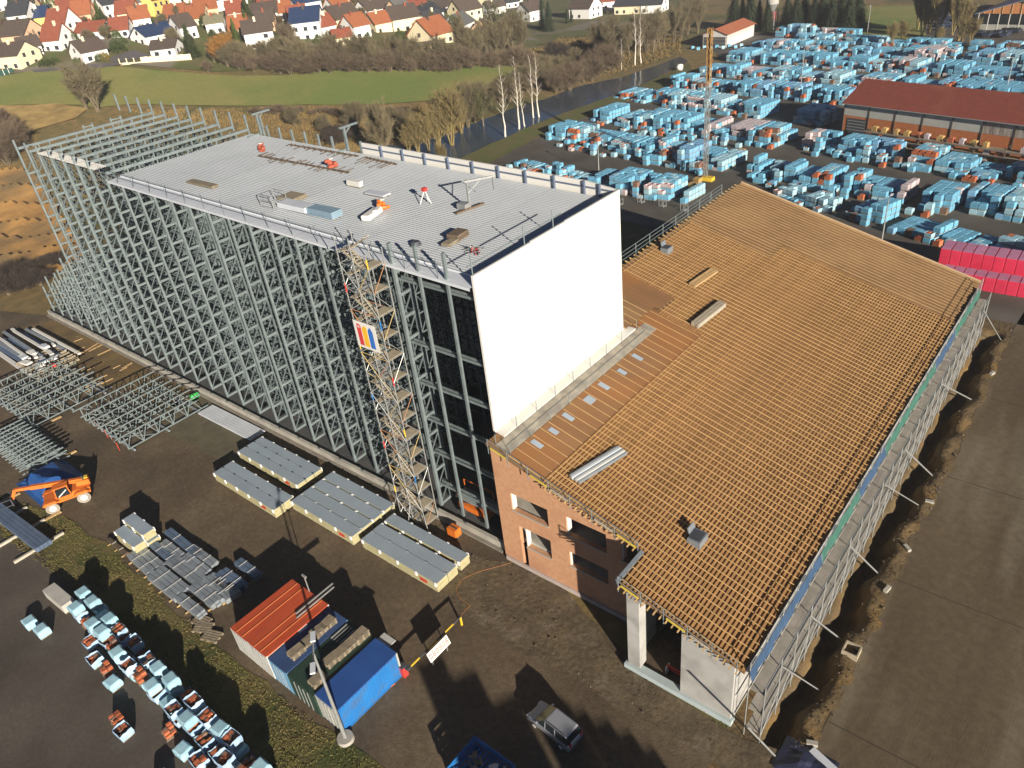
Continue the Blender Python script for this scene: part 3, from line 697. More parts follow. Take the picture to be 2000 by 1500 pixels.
# roof hoist with its arm
p = zdeck(918, 408); T = thing('roof_hoist', 'grey roof hoist with a jib arm and a timber ballast', 'hoist', p)
MB().box((0, 0, 1.3), (.16, .16, 2.6)).build('post', m_tube, T, local=True)
MB().beam((0, -.2, 2.5), (1.6, 1.6, 2.6), .14).build('jib', m_tube, T, local=True)
MB().beam((0, 0, 1.4), (.8, .8, 2.4), .08).build('brace', m_tube, T, local=True)
MB().beam((-.2, -1.6, .1), (.4, 1.4, .1), .3, .15).build('ballast_beam', m_dkw, T, local=True)
MB().box((-.5, -.2, .3), (1.0, .8, .5)).build('motor_box', m_tube, T, local=True)
MB().tube((1.6, 1.6, 2.55), (1.6, 1.6, 1.4), .03, 5).build('rope', m_dark, T, local=True)
p = zdeck(833, 396); T = thing('roof_tripod', 'small red and white tripod on the roof beside the hoist', 'tripod', p)
for k in range(3):
    t = k * 2.1; MB().tube((0, 0, 1.2), (.6 * math.cos(t), .6 * math.sin(t), 0), .05, 5).build('leg', m_white, T, local=True)
MB().box((0, 0, 1.25), (.4, .4, .3)).build('head', m_red, T, local=True)
p = zdeck(812, 478); mb = MB(); mb.tube((p.x, p.y, p.z), (p.x, p.y, p.z + .3), .5, 10, .35); one('cable_coil', mb, m_dark, 'dark cable coil near the front roof edge', 'coil')
p = zdeck(922, 492); T = thing('clamp_pile', 'pile of red and grey clamps by the end wall shadow', 'clamps', p)
for k in range(12): MB().tube((ru(-1.2, 1.2), ru(-.5, .5), .03), (ru(-1.2, 1.2), ru(-.5, .5), ru(.1, .6)), .04, 5).build('clamp', m_red if k % 3 == 0 else m_tube, T, local=True)

# ------------------------------------------------------------------ things on the batten roof
def bundle_on_roof(px0, px1, w, h, m, name, label, cat, strips=5):
    a, b = onroof(*px0, .1), onroof(*px1, .1); d = (b - a); T = thing(name, label, cat, a)
    for k in range(strips):
        o = Vector(((k - strips / 2 + .5) * w / strips, 0, 0)); o.z = -RS * o.x + .06
        MB().beam(a + o + Vector((0, 0, h / 2)) + d * ru(-.01, .01), b + o + Vector((0, 0, h / 2)) + d * ru(-.01, .01), w / strips * .92, h * ru(.8, 1.1)).build('length', m[k % len(m)], T)
    return T
m_zinc = mat('zinc_sheet', (.30, .34, .38))
bundle_on_roof((1122, 940), (1216, 882), 1.0, .25, [m_zinc, m_gutter, m_zinc, m_white], 'gutter_bundle', 'bundle of long zinc gutters on the batten roof near the brick wall', 'gutters')
bundle_on_roof((1357, 640), (1411, 597), .8, .45, [m_oldwood, mat('grey_timber', (.38, .35, .28))], 'grey_batten_bundle', 'grey timber bundle on the batten roof near the white wall', 'timber', 6)
bundle_on_roof((1352, 560), (1396, 530), .8, .25, [m_wood], 'pale_batten_bundle', 'pale new batten bundle higher up on the batten roof', 'timber', 6)
def roof_hatch(px, label, s=1.0):
    p = onroof(*px); T = thing('roof_hatch', label, 'roof hatch', p)
    MB().box((0, 0, .25), (1.0 * s, 1.3 * s, .7)).build('upstand', m_zinc, T, local=True)
    MB().box((0, 0, .61), (.8 * s, 1.05 * s, .04)).build('opening_shade_plate', m_dark, T, local=True)  # dark plate on the solid upstand, painted as the shaded opening
    MB().box((-.6 * s, .3, .6), (.08, .9, .9), 0, Matrix.Rotation(-.3, 3, 'Y')).build('flap', m_zinc, T, local=True)
roof_hatch((1362, 1058), 'open grey roof hatch near the front corner of the batten roof'); roof_hatch((1302, 492), 'grey roof hatch by the guard rail at the high roof edge', .9)

# ------------------------------------------------------------------ insulation panel packs
m_core = mat('mineral_core', (.42, .385, .22), (.36, .33, .185), 2, .9)
m_ptop = mat('panel_skin', (.29, .345, .40), (.26, .315, .37), .6, .4, vary=.05)
m_foam = mat('foam_block', (.8, .8, .78), (.75, .75, .73), 2, .8)
def panel_pack(x0, x1, y0, y1, z0, z1, label, group='insulation panel packs in the yard'):
    T = thing('panel_pack', label, 'panel pack', ((x0 + x1) / 2, (y0 + y1) / 2, z0), 0, group)
    n = 7; h = (z1 - z0 - .12) / n
    for k in range(4):
        xx = lerp(x0 + .3, x1 - .3, k / 3); MB().bb(xx - .1, xx + .1, y0 + .05, y1 - .05, z0, z0 + .12).build('bearer', m_foam, T)
    for k in range(n):
        mb = MB(); z = z0 + .12 + k * h; j = ru(-.02, .02)
        mb.bb(x0 + j, x1 + j, y0, y1, z, z + h - .012); mb.build('panel', m_core, T)
    MB().bb(x0 - .01, x1 + .01, y0 - .01, y1 + .01, z1 - .004, z1 + .02).build('top_sheet', m_ptop, T)
    L = x1 - x0; m = max(2, int(L / 2.1))
    for k in range(m + 1):
        xx = lerp(x0 + .15, x1 - .15, k / m)
        for yy in (y0 - .03, y1 + .03): MB().box((xx, yy, z1 - .16), (.22, .1, .42)).build('foam_block', m_foam, T)
    if L > 6:
        xx = lerp(x0, x1, .78); MB().bb(xx, xx + .9, y0 - .016, y0 - .011, z0 + .4, z0 + .8).build('red_label', m_red, T)
yA = [(-9.75, -8.62), (-8.56, -7.4)]
for k, (a, b) in enumerate(yA): panel_pack(-32.9, -22.1, a, b, 0, 1.1, ['front row of the left panel packs, the one facing the containers', 'left panel pack, second from the front'][k])
for k, (a, b) in enumerate([(-6.05, -5.0), (-4.94, -3.95), (-3.89, -2.9)]): panel_pack(-33.9, -23.2, a, b, 0, 1.1, ['left panel pack just behind the gap between the rows', 'left panel pack, second from the rack plinth', 'left panel pack closest to the rack plinth'][k])
for k, (a, b) in enumerate([(-7.95, -6.72), (-6.62, -5.4), (-5.25, -4.0), (-3.85, -2.6)]): panel_pack(-21.7, -12.5, a, b, 0, 1.12, ['middle panel pack at the front, facing the open yard', 'middle panel pack, second from the front', 'middle panel pack, third from the front', 'middle panel pack closest to the rack plinth'][k])
for k, (a, b) in enumerate([(-7.65, -6.35), (-6.28, -5.15), (-4.75, -3.6)]): panel_pack(-11.5, -1.9, a, b, 0, 1.12, ['right panel pack at the front, nearest the brick wall', 'right panel pack in the middle, with the bare strip', 'right panel pack beside the stair tower foot'][k])
panel_pack(-32.9, -29.0, -20.6, -19.5, 0, 1.45, 'short low panel pack beside the grass verge'); panel_pack(-32.9, -29.0, -19.35, -18.2, 0, .95, 'short panel pack under the upper one beside the verge'); panel_pack(-33.2, -29.2, -19.4, -18.25, .97, 1.9, 'short panel pack lying on top of another beside the verge')
# roofing profiles on the ground by the plinth
T = thing('profile_bundle', 'white profile bundle on the gravel beside the rack plinth', 'profiles', (G(455, 828).x, G(455, 828).y, 0))
a0, a1 = G(398, 803, .1), G(500, 855, .1)
for k in range(6): MB().beam(a0 + Vector((0, .35 * k - .6, .1)), a1 + Vector((0, .35 * k - .6, .1)), .3, .2).build('profile', m_gutter, T)
for t in (.05, .5, .95): p = lerp(a0, a1, t); MB().beam((p.x, p.y - .9, .12 - .1), (p.x, p.y + 1.4, .02), .14, .1).build('bearer', m_dkw, T)

# ------------------------------------------------------------------ steel profile bundles in the yard
m_prof = mat('profile_galv', (.36, .40, .43), (.29, .325, .36), 1.5, .45, .45, vary=.1)
m_bluefilm = mat('blue_film_steel', (.13, .18, .27), (.10, .145, .22), 1.5, .45, .2)
BP = [((213, 1053), (248, 1082), 1, 'dark'), ((258, 1085), (290, 1125), 2, ''), ((275, 1075), (312, 1112), 2, ''), ((300, 1065), (345, 1110), 2, 'b'), ((320, 1062), (355, 1090), 2, ''), ((330, 1040), (385, 1095), 2, 'b'), ((375, 1073), (425, 1102), 2, ''),
      ((303, 1118), (358, 1160), 4, ''), ((335, 1095), (398, 1135), 3, ''), ((362, 1088), (410, 1118), 2, ''), ((382, 1145), (428, 1180), 3, ''), ((408, 1130), (452, 1172), 3, ''), ((425, 1133), (460, 1165), 2, ''), ((352, 1168), (400, 1198), 2, ''), ((432, 1120), (475, 1150), 3, 'b'), ((465, 1098), (505, 1128), 2, 'b')]
PLC = ['dark weathered bundle beside the yellow panel packs', 'two-row bundle nearest the grass verge on the left', 'short bundle next to the yellow panel packs', 'blue filmed bundle in the left part of the pile', 'bundle behind the blue filmed one', 'long blue filmed bundle at the back of the pile', 'thin bundle at the rear edge of the pile', 'wide four-row bundle along the verge', 'bundle in the very middle of the pile', 'bundle behind the middle one', 'bundle with tie bands at the front of the pile', 'bundle right of the banded one', 'narrow bundle nearest the container shadow', 'white two-row bundle nearest the pallets', 'blue filmed bundle in the container shadow', 'rearmost bundle in the container shadow']
for i, (a, b, n, kd) in enumerate(BP):
    p, q = G(*a, .35), G(*b, .35); q.y = p.y + (q.y - p.y) * .25; T = thing('steel_bundle', 'steel profiles: ' + PLC[i], 'steel profiles', ((p.x + q.x) / 2, (p.y + q.y) / 2, 0), 0, 'bundles of steel profiles in the yard')
    mm = m_bluefilm if kd == 'b' else (m_dkw if kd == 'dark' else m_prof)
    for lay in range(2 if n > 1 else 1):
        for k in range(n):
            o = Vector((ru(-.15, .15), (k - n / 2 + .5) * .42, .1 + .3 * lay - .2)); MB().beam(p + o, q + o, .38, .26).build('profile', mm, T)
    for t in (.12, .5, .88):
        c = lerp(p, q, t); MB().box((c.x, c.y, .07), (.1, .42 * n + .5, .12)).build('bearer', m_wood, T)
    for t in (.3, .7):
        c = lerp(p, q, t); MB().box((c.x, c.y, .45 if n == 1 else .75), (.05, .42 * n + .02, .02)).build('tie_band', m_white, T)
p, q = G(0, 1005, .4), G(88, 1070, .4)
T = thing('blue_beam_stack', 'dark blue long steel stack lying across sleepers at the left edge', 'steel profiles', ((p.x + q.x) / 2, (p.y + q.y) / 2, 0))
for lay in range(2):
    for k in range(4): MB().beam(p + Vector((-1.5, (k - 1.5) * .38, .1 + .25 * lay)), q + Vector((0, (k - 1.5) * .38, .1 + .25 * lay)), .35, .22).build('beam', m_bluefilm, T)
for k, t in enumerate((.1, .5, .9)):
    c = lerp(p, q, t); MB().beam((c.x, c.y - 2.6, .15), (c.x, c.y + 2.2, .15), .25, .28).build('sleeper', mat('pale_sleeper', (.45, .42, .34), (.38, .35, .28), 1, .85), T)

# ------------------------------------------------------------------ containers
m_cwhite = mat('container_white', (.50, .50, .47), (.42, .42, .40), 1.2, .6, c3=(.34, .32, .28), scale3=.9, lo3=.55, hi3=.8)
m_corange = mat('container_roof_orange', (.50, .085, .03), (.44, .07, .025), .6, .5, c3=(.36, .07, .03), scale3=.4, lo3=.5, hi3=.75)
m_cgreen = mat('container_green', (.022, .05, .035), (.018, .04, .03), 1, .6)
m_cblue2 = mat('container_dull_blue', (.035, .075, .19), (.03, .06, .15), 1, .6)
def container(name, label, x0, x1, y0, y1, z, roof, side, front, ribs=True):
    T = thing(name, label, 'container', ((x0 + x1) / 2, (y0 + y1) / 2, 0), 0, 'site containers in a row')
    MB().bb(x0 + .05, x1 - .05, y0 + .05, y1 - .05, .12, z - .1).build('body', side, T)
    MB().bb(x0, x1, y0, y1, z - .1, z).build('roof', roof, T)
    MB().bb(x0, x1, y0, y1, 0, .12).build('floor_frame', side, T)
    for x in (x0 + .06, x1 - .06):
        for y in (y0 + .06, y1 - .06): MB().box((x, y, z / 2), (.14, .14, z - .02)).build('corner_post', front, T)
    rib = MB().box((0, 0, 0), (.05, .08, z - .35)).mesh('side_rib', side)
    if ribs:
        for k in range(18):
            for x in (x0 + .04, x1 - .04): inst('side_rib', rib, T, Vector((x, lerp(y0 + .3, y1 - .3, k / 17), z / 2)) - T.location)
    MB().bb(x0 + .14, x1 - .14, y0 - .01, y0 + .05, .15, z - .12).build('end_wall', front, T)
    for q in (.25, .42, .58, .75): MB().box((lerp(x0, x1, q), y0 - .05, z / 2), (.05, .05, z - .4)).build('lock_bar', m_tube, T)
    d = MB().bb(x0 + .5, x0 + 1.4, y0 - .035, y0 - .012, .2, 2.1).build('door', front, T)
    MB().box((x0 + 1.3, y0 - .05, 1.1), (.12, .04, .05)).build('door_handle', m_dark, d)
    return T
for k, x0 in enumerate((-11.45, -9.02)):
    T = container('site_container', ['orange-roofed white container, leftmost of the row', 'orange-roofed white container beside the leftmost'][k], x0, x0 + 2.4, -21.05, -15.0, 2.65, m_corange, m_cwhite, m_cwhite)
    for t in (.33, .67): MB().bb(x0 + 2.4 * t - .02, x0 + 2.4 * t + .02, -21.0, -15.05, 2.651, 2.69).build('roof_seam', mat('seam_orange', (.58, .2, .07), (.5, .17, .06), 1, .5), T)
MB_ = container('site_container', 'dull blue container between the orange and the green one', -6.5, -4.2, -21.0, -15.1, 2.5, m_cblue2, mat('container_light_blue', (.14, .33, .52), (.12, .29, .46), 1, .6), mat('container_light_blue', (.14, .33, .52)))
container('site_container', 'dark green container with pallets on its roof', -4.15, -1.0, -21.0, -15.0, 2.45, m_cgreen, m_cgreen, m_cgreen)
container('site_container', 'bright blue container at the right end of the row', -.95, 1.42, -20.9, -15.05, 2.6, mat('container_blue_roof', (.025, .085, .30), (.02, .07, .25), .6, .55), m_bluep, mat('container_pale', (.40, .40, .36), (.34, .34, .31), 1, .7))
mb = MB().bb(-.95, .35, -15.03, -14.2, 2.3, 2.36); mb.bb(-.9, -.8, -15.03, -14.9, 2.0, 2.3); one('canopy_plate', mb, m_cwhite, 'pale grey plate sticking out of the blue container roof', 'plate')
# pallets
def pallet_parts(parent, M):
    dk = MB().box((0, 0, 0), (1.2, .11, .022)).mesh('deck_board', m_oldwood); bl = MB().box((0, 0, 0), (.14, .14, .09)).mesh('block', m_oldwood)
    for k in range(5): inst('deck_board', dk, parent, (0, -.34 + .17 * k, .133))
    for x in (-.53, 0, .53):
        for y in (-.33, 0, .33): inst('block', bl, parent, (x, y, .067))
    for y in (-.34, 0, .34): inst('skid', dk, parent, (0, y, .011))
pt = thing('wooden_pallet', 'x', 'pallet'); pallet_parts(pt, None)
PS = []
for (qx, qy, n, lab) in ((-5.1, -16.3, 3, 'rear left'), (-5.1, -17.2, 3, 'middle left'), (-5.1, -18.1, 2, 'third left'), (-5.0, -19.4, 3, 'front left'), (-2.0, -15.6, 4, 'rear right'), (-2.1, -16.5, 3, 'second right'), (-2.1, -17.4, 3, 'third right'), (-2.2, -18.3, 3, 'fourth right'), (-1.7, -20.0, 3, 'front right')):
    for k in range(n): PS.append((qx, qy, (2.505 if qx < -4.2 else 2.455) + .147 * k, lab, k, n))
pname = {0: 'bottom', 1: 'second', 2: 'third', 3: 'fourth'}
for i, (x, y, z, lab, k, n) in enumerate(PS):
    c = pt if i == 0 else copy_tree(pt); c.location = (x, y, z); c.rotation_euler = (0, 0, math.pi / 2 + ru(-.08, .08)); c.scale = (1, 1, 1)
    c['label'] = f'wooden pallet, {pname[k]} in the {lab} stack on the container roofs'; c['group'] = 'pallets stacked on the container roofs'
for i, (px, py, rz, lab) in enumerate(((395, 1215, .2, 'broken pallet pile beside the steel bundles'), (398, 1228, .5, 'yellow broken pallet beside the grass'), (415, 1245, .35, 'grey pallet nearest the orange container'))):
    c = copy_tree(pt); p = G(px, py); c.location = (p.x, p.y, .03); c.rotation_euler = (0, 0, rz); c.scale = (1.3, 1.3, 1.5); c['label'] = lab; c['group'] = 'loose pallets on the grass'
# bars on the roofs
for i, (x, y, z) in enumerate(((-8.0, -15.2, 2.72), (-7.6, -15.4, 2.72))):
    one('square_bar', MB().beam((x, y - 2.0, z + .05), (x, y + 1.8, z + .05), .1), m_tube, ['grey bar on the orange roof, the farther one', 'grey bar on the orange roof, nearer the edge'][i], 'bar', 'bars lying on the orange roof')
for i in range(4):
    x = -3.9 + .32 * i; one('roof_tube', MB().beam((x, -17.0, 2.52), (x, -15.4, 2.52), .09), m_tube, ['first grey tube on the green container roof beside the pallets', 'second grey tube on the green container roof', 'third grey tube on the green container roof', 'fourth grey tube on the green roof, nearest the right pallets'][i], 'tube', 'tubes on the green container roof')
T = thing('vent_mast', 'thin antenna mast at the rear edge of the orange roof', 'mast', (-9.1, -15.0, 2.65))
MB().tube((0, 0, 0), (0, 0, 1.7), .05, 6).build('pole', m_tube, T, local=True); MB().box((0, 0, 1.75), (.5, .12, .2)).build('head', m_tube, T, local=True)
# ------------------------------------------------------------------ lamp posts
def lamp_post(loc, h, label, heads=2, rz=0.0, r=.11, base=True):
    T = thing('lamp_post', label, 'lamp post', loc, rz, 'yard lamp posts')
    MB().tube((0, 0, .3 if base else 0), (0, 0, h * .35), r * 1.35, 10, r * 1.2).build('lower_pole', m_tube, T, local=True)
    MB().tube((0, 0, h * .35), (0, 0, h), r * 1.1, 10, r * .7).build('upper_pole', m_tube, T, local=True)
    if base: MB().tube((0, 0, -.1), (0, 0, .35), .62, 18, .58).build('concrete_base', m_conc, T, local=True)
    for s in ((-1, 1) if heads == 2 else (1,)):
        a = MB().tube((0, 0, h - .05), (0, .9 * s, h + .12), .05, 6).build('arm', m_tube, T, local=True)
        mb = MB(); mb.box((0, 1.25 * s, h + .15), (.32, .8, .14)); mb.build('lamp_head', m_gutter, T, local=True)
    return T
lamp_post((1.89, -21.13, 0), 9.4, 'tall double-headed lamp post at the blue container corner', 2, .9)
# ------------------------------------------------------------------ boom barrier with its white board
BR = thing('boom_barrier', 'yellow and black boom barrier beside the blue container', 'barrier', (1.5, -14.9, 0))
MB().bb(1.3, 1.75, -15.2, -14.75, 0, 1.05).build('cabinet', m_red, BR); MB().bb(1.28, 1.77, -15.22, -14.73, 1.05, 1.12).build('cabinet_lid', m_dark, BR)
for k in range(6): MB().bb(1.98, 2.06, -14.6 + .95 * k, -13.66 + .95 * k, .9, 1.02).build('boom_section', m_yellow if k % 2 == 0 else m_dark, BR)
MB().bb(1.75, 2.1, -15.0, -14.6, .88, 1.04).build('pivot_arm', m_dark, BR)
MB().bb(1.96, 2.08, -9.1, -8.95, 0, .95).build('rest_post', m_yellow, BR)
SG = thing('white_sign', 'white sign board with dark red signs standing by the barrier', 'sign', (2.75, -12.3, 0))
for y in (-13.1, -11.5): MB().box((2.75, y, .55), (.07, .07, 1.1)).build('post', m_tube, SG)
MB().box((2.8, -12.3, 1.15), (.05, 2.2, .8), 0, Matrix.Rotation(-.45, 3, 'Y')).build('board', m_white, SG)
mg = mat('maroon_print', (.22, .03, .04), (.18, .03, .035), 2, .6)
for k in range(6):
    M = Matrix.Rotation(-.45, 3, 'Y'); c = Vector((2.8, -12.3, 1.15)) + M @ Vector((.029, -.86 + .345 * k, 0)); mb = MB()
    for dy in (-.09, .09): mb.box(c + M @ Vector((0, dy, 0)), (.004, .045, .42), 0, M)
    for dz in ((-.18, .18, 0)[:2 + k % 2]): mb.box(c + M @ Vector((.0045, 0, dz)), (.004, .14, .05), 0, M)
    mb.build('printed_sign', mg, SG)
def cord(pts, r, m, name, label, cat):
    mb = MB()
    for a, b in zip(pts, pts[1:]): mb.tube(a, b, r, 5)
    return one(name, mb, m, label, cat)
cp = [(886, 1221), (905, 1196), (918, 1182), (897, 1168), (890, 1150), (902, 1132), (930, 1118), (985, 1103), (1000, 1098)]
cord([G(a, b, .03) for a, b in cp], .022, mat('dull_orange', (.36, .14, .04), (.3, .12, .035), 1, .7), 'orange_cable', 'orange cable running over the mud to the brick wall', 'cable')
cord([G(a, b, .03) for a, b in ((772, 1335), (720, 1372), (680, 1392), (655, 1400))], .03, m_orange, 'orange_hose', 'orange cable along the foot of the blue container', 'cable')
# ------------------------------------------------------------------ the rest of the site
T = thing('orange_generator', 'bright orange generator box beside the plinth wall', 'generator', (-5.45, -1.75, 0))
MB().box((-5.45, -1.75, .55), (1.0, .8, .9)).build('housing', m_orange, T); MB().box((-5.45, -1.75, .05), (1.1, .9, .1)).build('skid', m_dark, T); MB().box((-5.45, -1.75, 1.03), (.9, .1, .06)).build('lift_bar', m_dark, T)
T = thing('scissor_lift', 'orange scissor lift parked inside the open rack bay', 'scissor lift', (-5.2, 1.3, .35))
MB().bb(-7.0, -3.4, .7, 1.9, .9, 1.5).build('chassis', m_orange, T)
for x in (-6.4, -4.0):
    for y in (.7, 1.9): MB().tube((x, y - .1, .72), (x, y + .1, .72), .37, 12).build('wheel', m_rubber, T)
MB().bb(-7.1, -3.3, .6, 2.0, 2.2, 2.35).build('platform', m_tube, T)
for x in (-7.0, -3.4):
    for y in (.7, 1.9): MB().box((x, y, 2.9), (.06, .06, 1.1)).build('rail_post', m_orange, T)
for y in (.7, 1.9): MB().beam((-7, y, 3.45), (-3.4, y, 3.45), .06).build('rail', m_orange, T)
for s in (0, 1): MB().beam((-6.6, 1.0 + .6 * s, 1.5), (-3.8, 1.0 + .6 * s, 2.2), .1).build('scissor_arm', m_dark, T)
T = thing('girder_bundle', 'grey girder bundle on the scissor lift platform', 'girders', (-4.4, 1.3, 2.36))
for k in range(4): MB().beam((-6.6, .85 + .28 * k, 2.48), (-1.2, .85 + .28 * k, 2.48), .22, .22).build('girder', m_steel, T)
T = thing('green_drum', 'bright green drum lying against the rack plinth', 'drum', (-50.65, -1.9, 0))
MB().tube((-50.65, -2.3, .35), (-50.5, -1.2, .35), .35, 12).build('shell', mat('green_plastic', (.05, .42, .09), (.04, .36, .08), 1, .5), T, smooth=True)
for t in (.1, .9): p = lerp(Vector((-50.65, -2.3, .35)), Vector((-50.5, -1.2, .35)), t); MB().tube(p - Vector((0, .04, 0)), p + Vector((0, .04, 0)), .37, 12).build('rim', mat('green_plastic', (.05, .42, .09)), T)
# white and blue timber bits scattered on the sandy ground
for k in range(26):
    px, py = random.choice(((165, 672), (195, 680), (190, 700), (230, 712), (170, 715), (205, 745), (140, 735), (250, 735), (185, 760), (150, 690))); px += ru(-22, 22); py += ru(-9, 9)
    p = G(px, py, .06); a = ru(-.25, .35) + 1.57; l = ru(.8, 2.4)
    one('loose_plank', MB().box((p.x, p.y, .07), (l, ru(.12, .3), .08), a), m_wood, 'loose yellow plank @ on the sandy ground', 'plank', 'loose planks scattered on the sand')
for k, (px, py, l) in enumerate(((130, 890, 2.2), (120, 897, 1.6), (110, 818, 1.2), (15, 975, 2.5), (90, 1015, 3.0))):
    p = G(px, py, .06); one('yellow_board', MB().box((p.x, p.y, .09), (l, .35, .14), 1.5), m_wood, ['long yellow board behind the blue tarp', 'short yellow board behind the blue tarp', 'yellow board below the lattice frames', 'grey board at the left edge above the sleepers', 'board lying in the grass by the telehandler'][k], 'board', 'single boards in the yard')

# ------------------------------------------------------------------ lattice frames lying in the yard
def lattice(name, label, cx, cy, lx, ly, nx, ny, h, tiers, rz=0.0):
    T = thing(name, label, 'steel frames', (cx, cy, 0), rz, 'stacked lattice frames')
    for t in range(tiers):
        for i in range(nx):
            x = -lx / 2 + lx * i / (nx - 1); z = .3 + t * h
            for dz in (0, h * .8): MB().beam((x, -ly / 2 - (.9 if dz else 0), z + dz), (x, ly / 2 + (.4 if dz else .9), z + dz), .13).build('chord', m_steel, T, local=True)
            mb = MB(); n = ny
            MB().beam((x, -ly / 2, z + h * .8), (x + (lx / (nx - 1) if i < nx - 1 else 0) * .9 + .01, -ly / 2 + ly * .35, z), .07).build('sway_brace', m_steel, T, local=True)
            for k in range(n):
                y0, y1 = -ly / 2 + ly * k / n, -ly / 2 + ly * (k + 1) / n
                MB().beam((x, y0, z), (x, y0, z + h * .8), .1).build('strut', m_steel, T, local=True)
                MB().beam((x, y0, z), (x, (y0 + y1) / 2, z + h * .8), .08).build('diagonal', m_steel, T, local=True)
                MB().beam((x, (y0 + y1) / 2, z + h * .8), (x, y1, z), .08).build('diagonal', m_steel, T, local=True)
    for t in range(tiers):
        for y in (-ly / 2 + .4, 0, ly / 2 - .4): MB().beam((-lx / 2 - .4, y, .12 + t * h), (lx / 2 + .6, y, .12 + t * h), .2, .18).build('cross_bearer', m_prof, T, local=True)
    return T
lattice('lattice_frames', 'lattice frame stack with red warning tape beside the gravel patch', -52.6, -7.6, 11.0, 9.5, 6, 5, 2.3, 1)
lattice('lattice_frames', 'widest lattice frame stack at the left, below the white trusses', -69.5, -12.2, 12.5, 9.5, 6, 5, 2.3, 1, .03)
lattice('lattice_frames', 'low lattice frame stack nearest the blue tarp', -57.8, -19.4, 11.0, 3.2, 12, 2, .8, 2)
T = thing('warning_tape', 'red and white warning tape around the corner of the frames', 'tape', (G(225, 850).x, G(225, 850).y, 0))
pts = [G(180, 820, .9), G(205, 843, .9), G(228, 868, .9)]
for a, b in zip(pts, pts[1:]):
    for k in range(8): MB().beam(lerp(a, b, k / 8), lerp(a, b, (k + 1) / 8), .02, .12).build('stripe', m_red if k % 2 else m_white, T)
for q in pts: MB().beam((q.x, q.y, 0), (q.x, q.y, 1.1), .06).build('post', m_red, T)
T = thing('white_truss_pile', 'pile of pale trusses and sheets at the left edge under the rack end', 'trusses', (-84, -7.5, 0))
for k in range(12):
    y = -11 + .55 * k + ru(-.2, .2); z = .2 + .22 * (k % 4); x0 = -98 + ru(0, 6)
    MB().beam((x0, y, z), (x0 + ru(12, 17), y + ru(-.5, .5), z + ru(0, .3)), ru(.25, .6), .2).build('truss', [m_white, m_bluefilm, m_prof, m_white][k % 4], T)
for k in range(14):
    x, y = ru(-84, -76), ru(-10.5, -5.5); MB().box((x, y, ru(.8, 1.3)), (ru(.8, 2.2), ru(.3, .9), .25), ru(-.3, .3)).build('sheet_scrap', m_white if k % 3 else m_gutter, T)
MB().box((-76.5, -8.4, .5), (.5, .5, .9)).build('red_marker', m_red, T)
for k in range(8):
    x = -83 + k * 1.0; MB().box((x, -8.2, .3), (.15, 6, .6)).build('support', m_oldwood, T)

# ------------------------------------------------------------------ telehandler over a blue tarp
TH = thing('telehandler', 'orange telehandler with a raised boom and big pale wheels', 'telehandler', (-44.0, -20.6, 0), 0)
rz = math.atan2(G(185, 972).y - G(130, 1003).y, G(185, 972).x - G(130, 1003).x)
TH.rotation_euler = (0, 0, math.radians(68))
L_ = dict(parent=TH, local=True)
mb = MB().prism([(-2.2, -.75, .75), (2.3, -.75, .75), (2.4, -.75, 1.35), (1.2, -.75, 1.55), (-2.0, -.75, 1.45)], (0, 1.5, 0)); mb.build('chassis', m_orange, **L_)
m_tyre = mat('dusty_tyre', (.30, .27, .23), (.23, .205, .175), 2, .9); m_rim = mat('rim_white', (.62, .60, .56), (.55, .53, .5), 2, .5)
for x in (-1.45, 1.55):
    for y in (-1.05, 1.05):
        w = MB().tube((x, y - .22, .65), (x, y + .22, .65), .65, 18).build('wheel', m_tyre, smooth=False, **L_)
        MB().tube((x, y - .24, .65), (x, y + .24, .65), .34, 14).build('rim', m_rim, w, local=True)
        MB().prism([(x - .75, y - .28, 1.25), (x - .45, y - .28, 1.5), (x + .45, y - .28, 1.5), (x + .75, y - .28, 1.25), (x + .7, y - .28, 1.2), (x - .7, y - .28, 1.2)], (0, .56, 0)).build('mudguard', m_orange, **L_)
cb_ = MB()
for x in (-.75, .65):
    for y in (-.98, -.15): cb_.beam((x, y, 1.45), (x + (.12 if x < 0 else -.1), y, 2.55), .09)
cabf = cb_.build('cab_frame', m_orange, **L_)
MB().bb(-.72, .6, -.94, -.19, 1.45, 2.5).build('cab_glass', m_glass, **L_)
MB().bb(-.78, .66, -1.02, -.1, 2.55, 2.66).build('cab_roof', m_orange, **L_)
d = MB().bb(-.55, .45, -1.0, -.96, 1.5, 2.4).build('cab_door', m_glass, **L_); MB().beam((-.5, -1.02, 1.6), (.4, -1.02, 2.2), .1).build('grab_bar', m_white, d, local=True)
MB().prism([(1.2, -.1, 1.45), (2.5, -.1, 1.3), (2.5, -.1, 1.9), (1.3, -.1, 2.1)], (0, .95, 0)).build('engine_cover', m_orange, **L_)
MB().tube((2.0, .1, 2.0), (2.0, .1, 2.45), .08, 8).build('exhaust', m_dark, **L_)
MB().box((2.2, .4, 2.05), (.5, .5, .12)).build('beacon_plate', m_yellow, **L_)
b1 = MB().beam((2.0, .25, 1.9), (-2.6, .25, 3.1), .38, .42).build('boom', m_orange, **L_)
MB().beam((-1.4, .25, 2.78), (-3.9, .25, 3.42), .28, .3).build('boom_extension', m_orange, **L_)
MB().beam((-3.9, .25, 3.5), (-4.5, .25, 2.5), .3, .3).build('boom_head', m_orange, **L_)
for s in (-.35, .85): MB().beam((-4.5, s, 2.2), (-5.7, s, 2.15), .12, .06).build('fork', m_dark, **L_)
MB().box((-4.5, .25, 2.5), (.1, 1.5, .8)).build('fork_carriage', m_dark, **L_)
MB().tube((.4, .25, 1.5), (-1.0, .25, 2.55), .09, 8).build('lift_cylinder', m_tube, **L_)
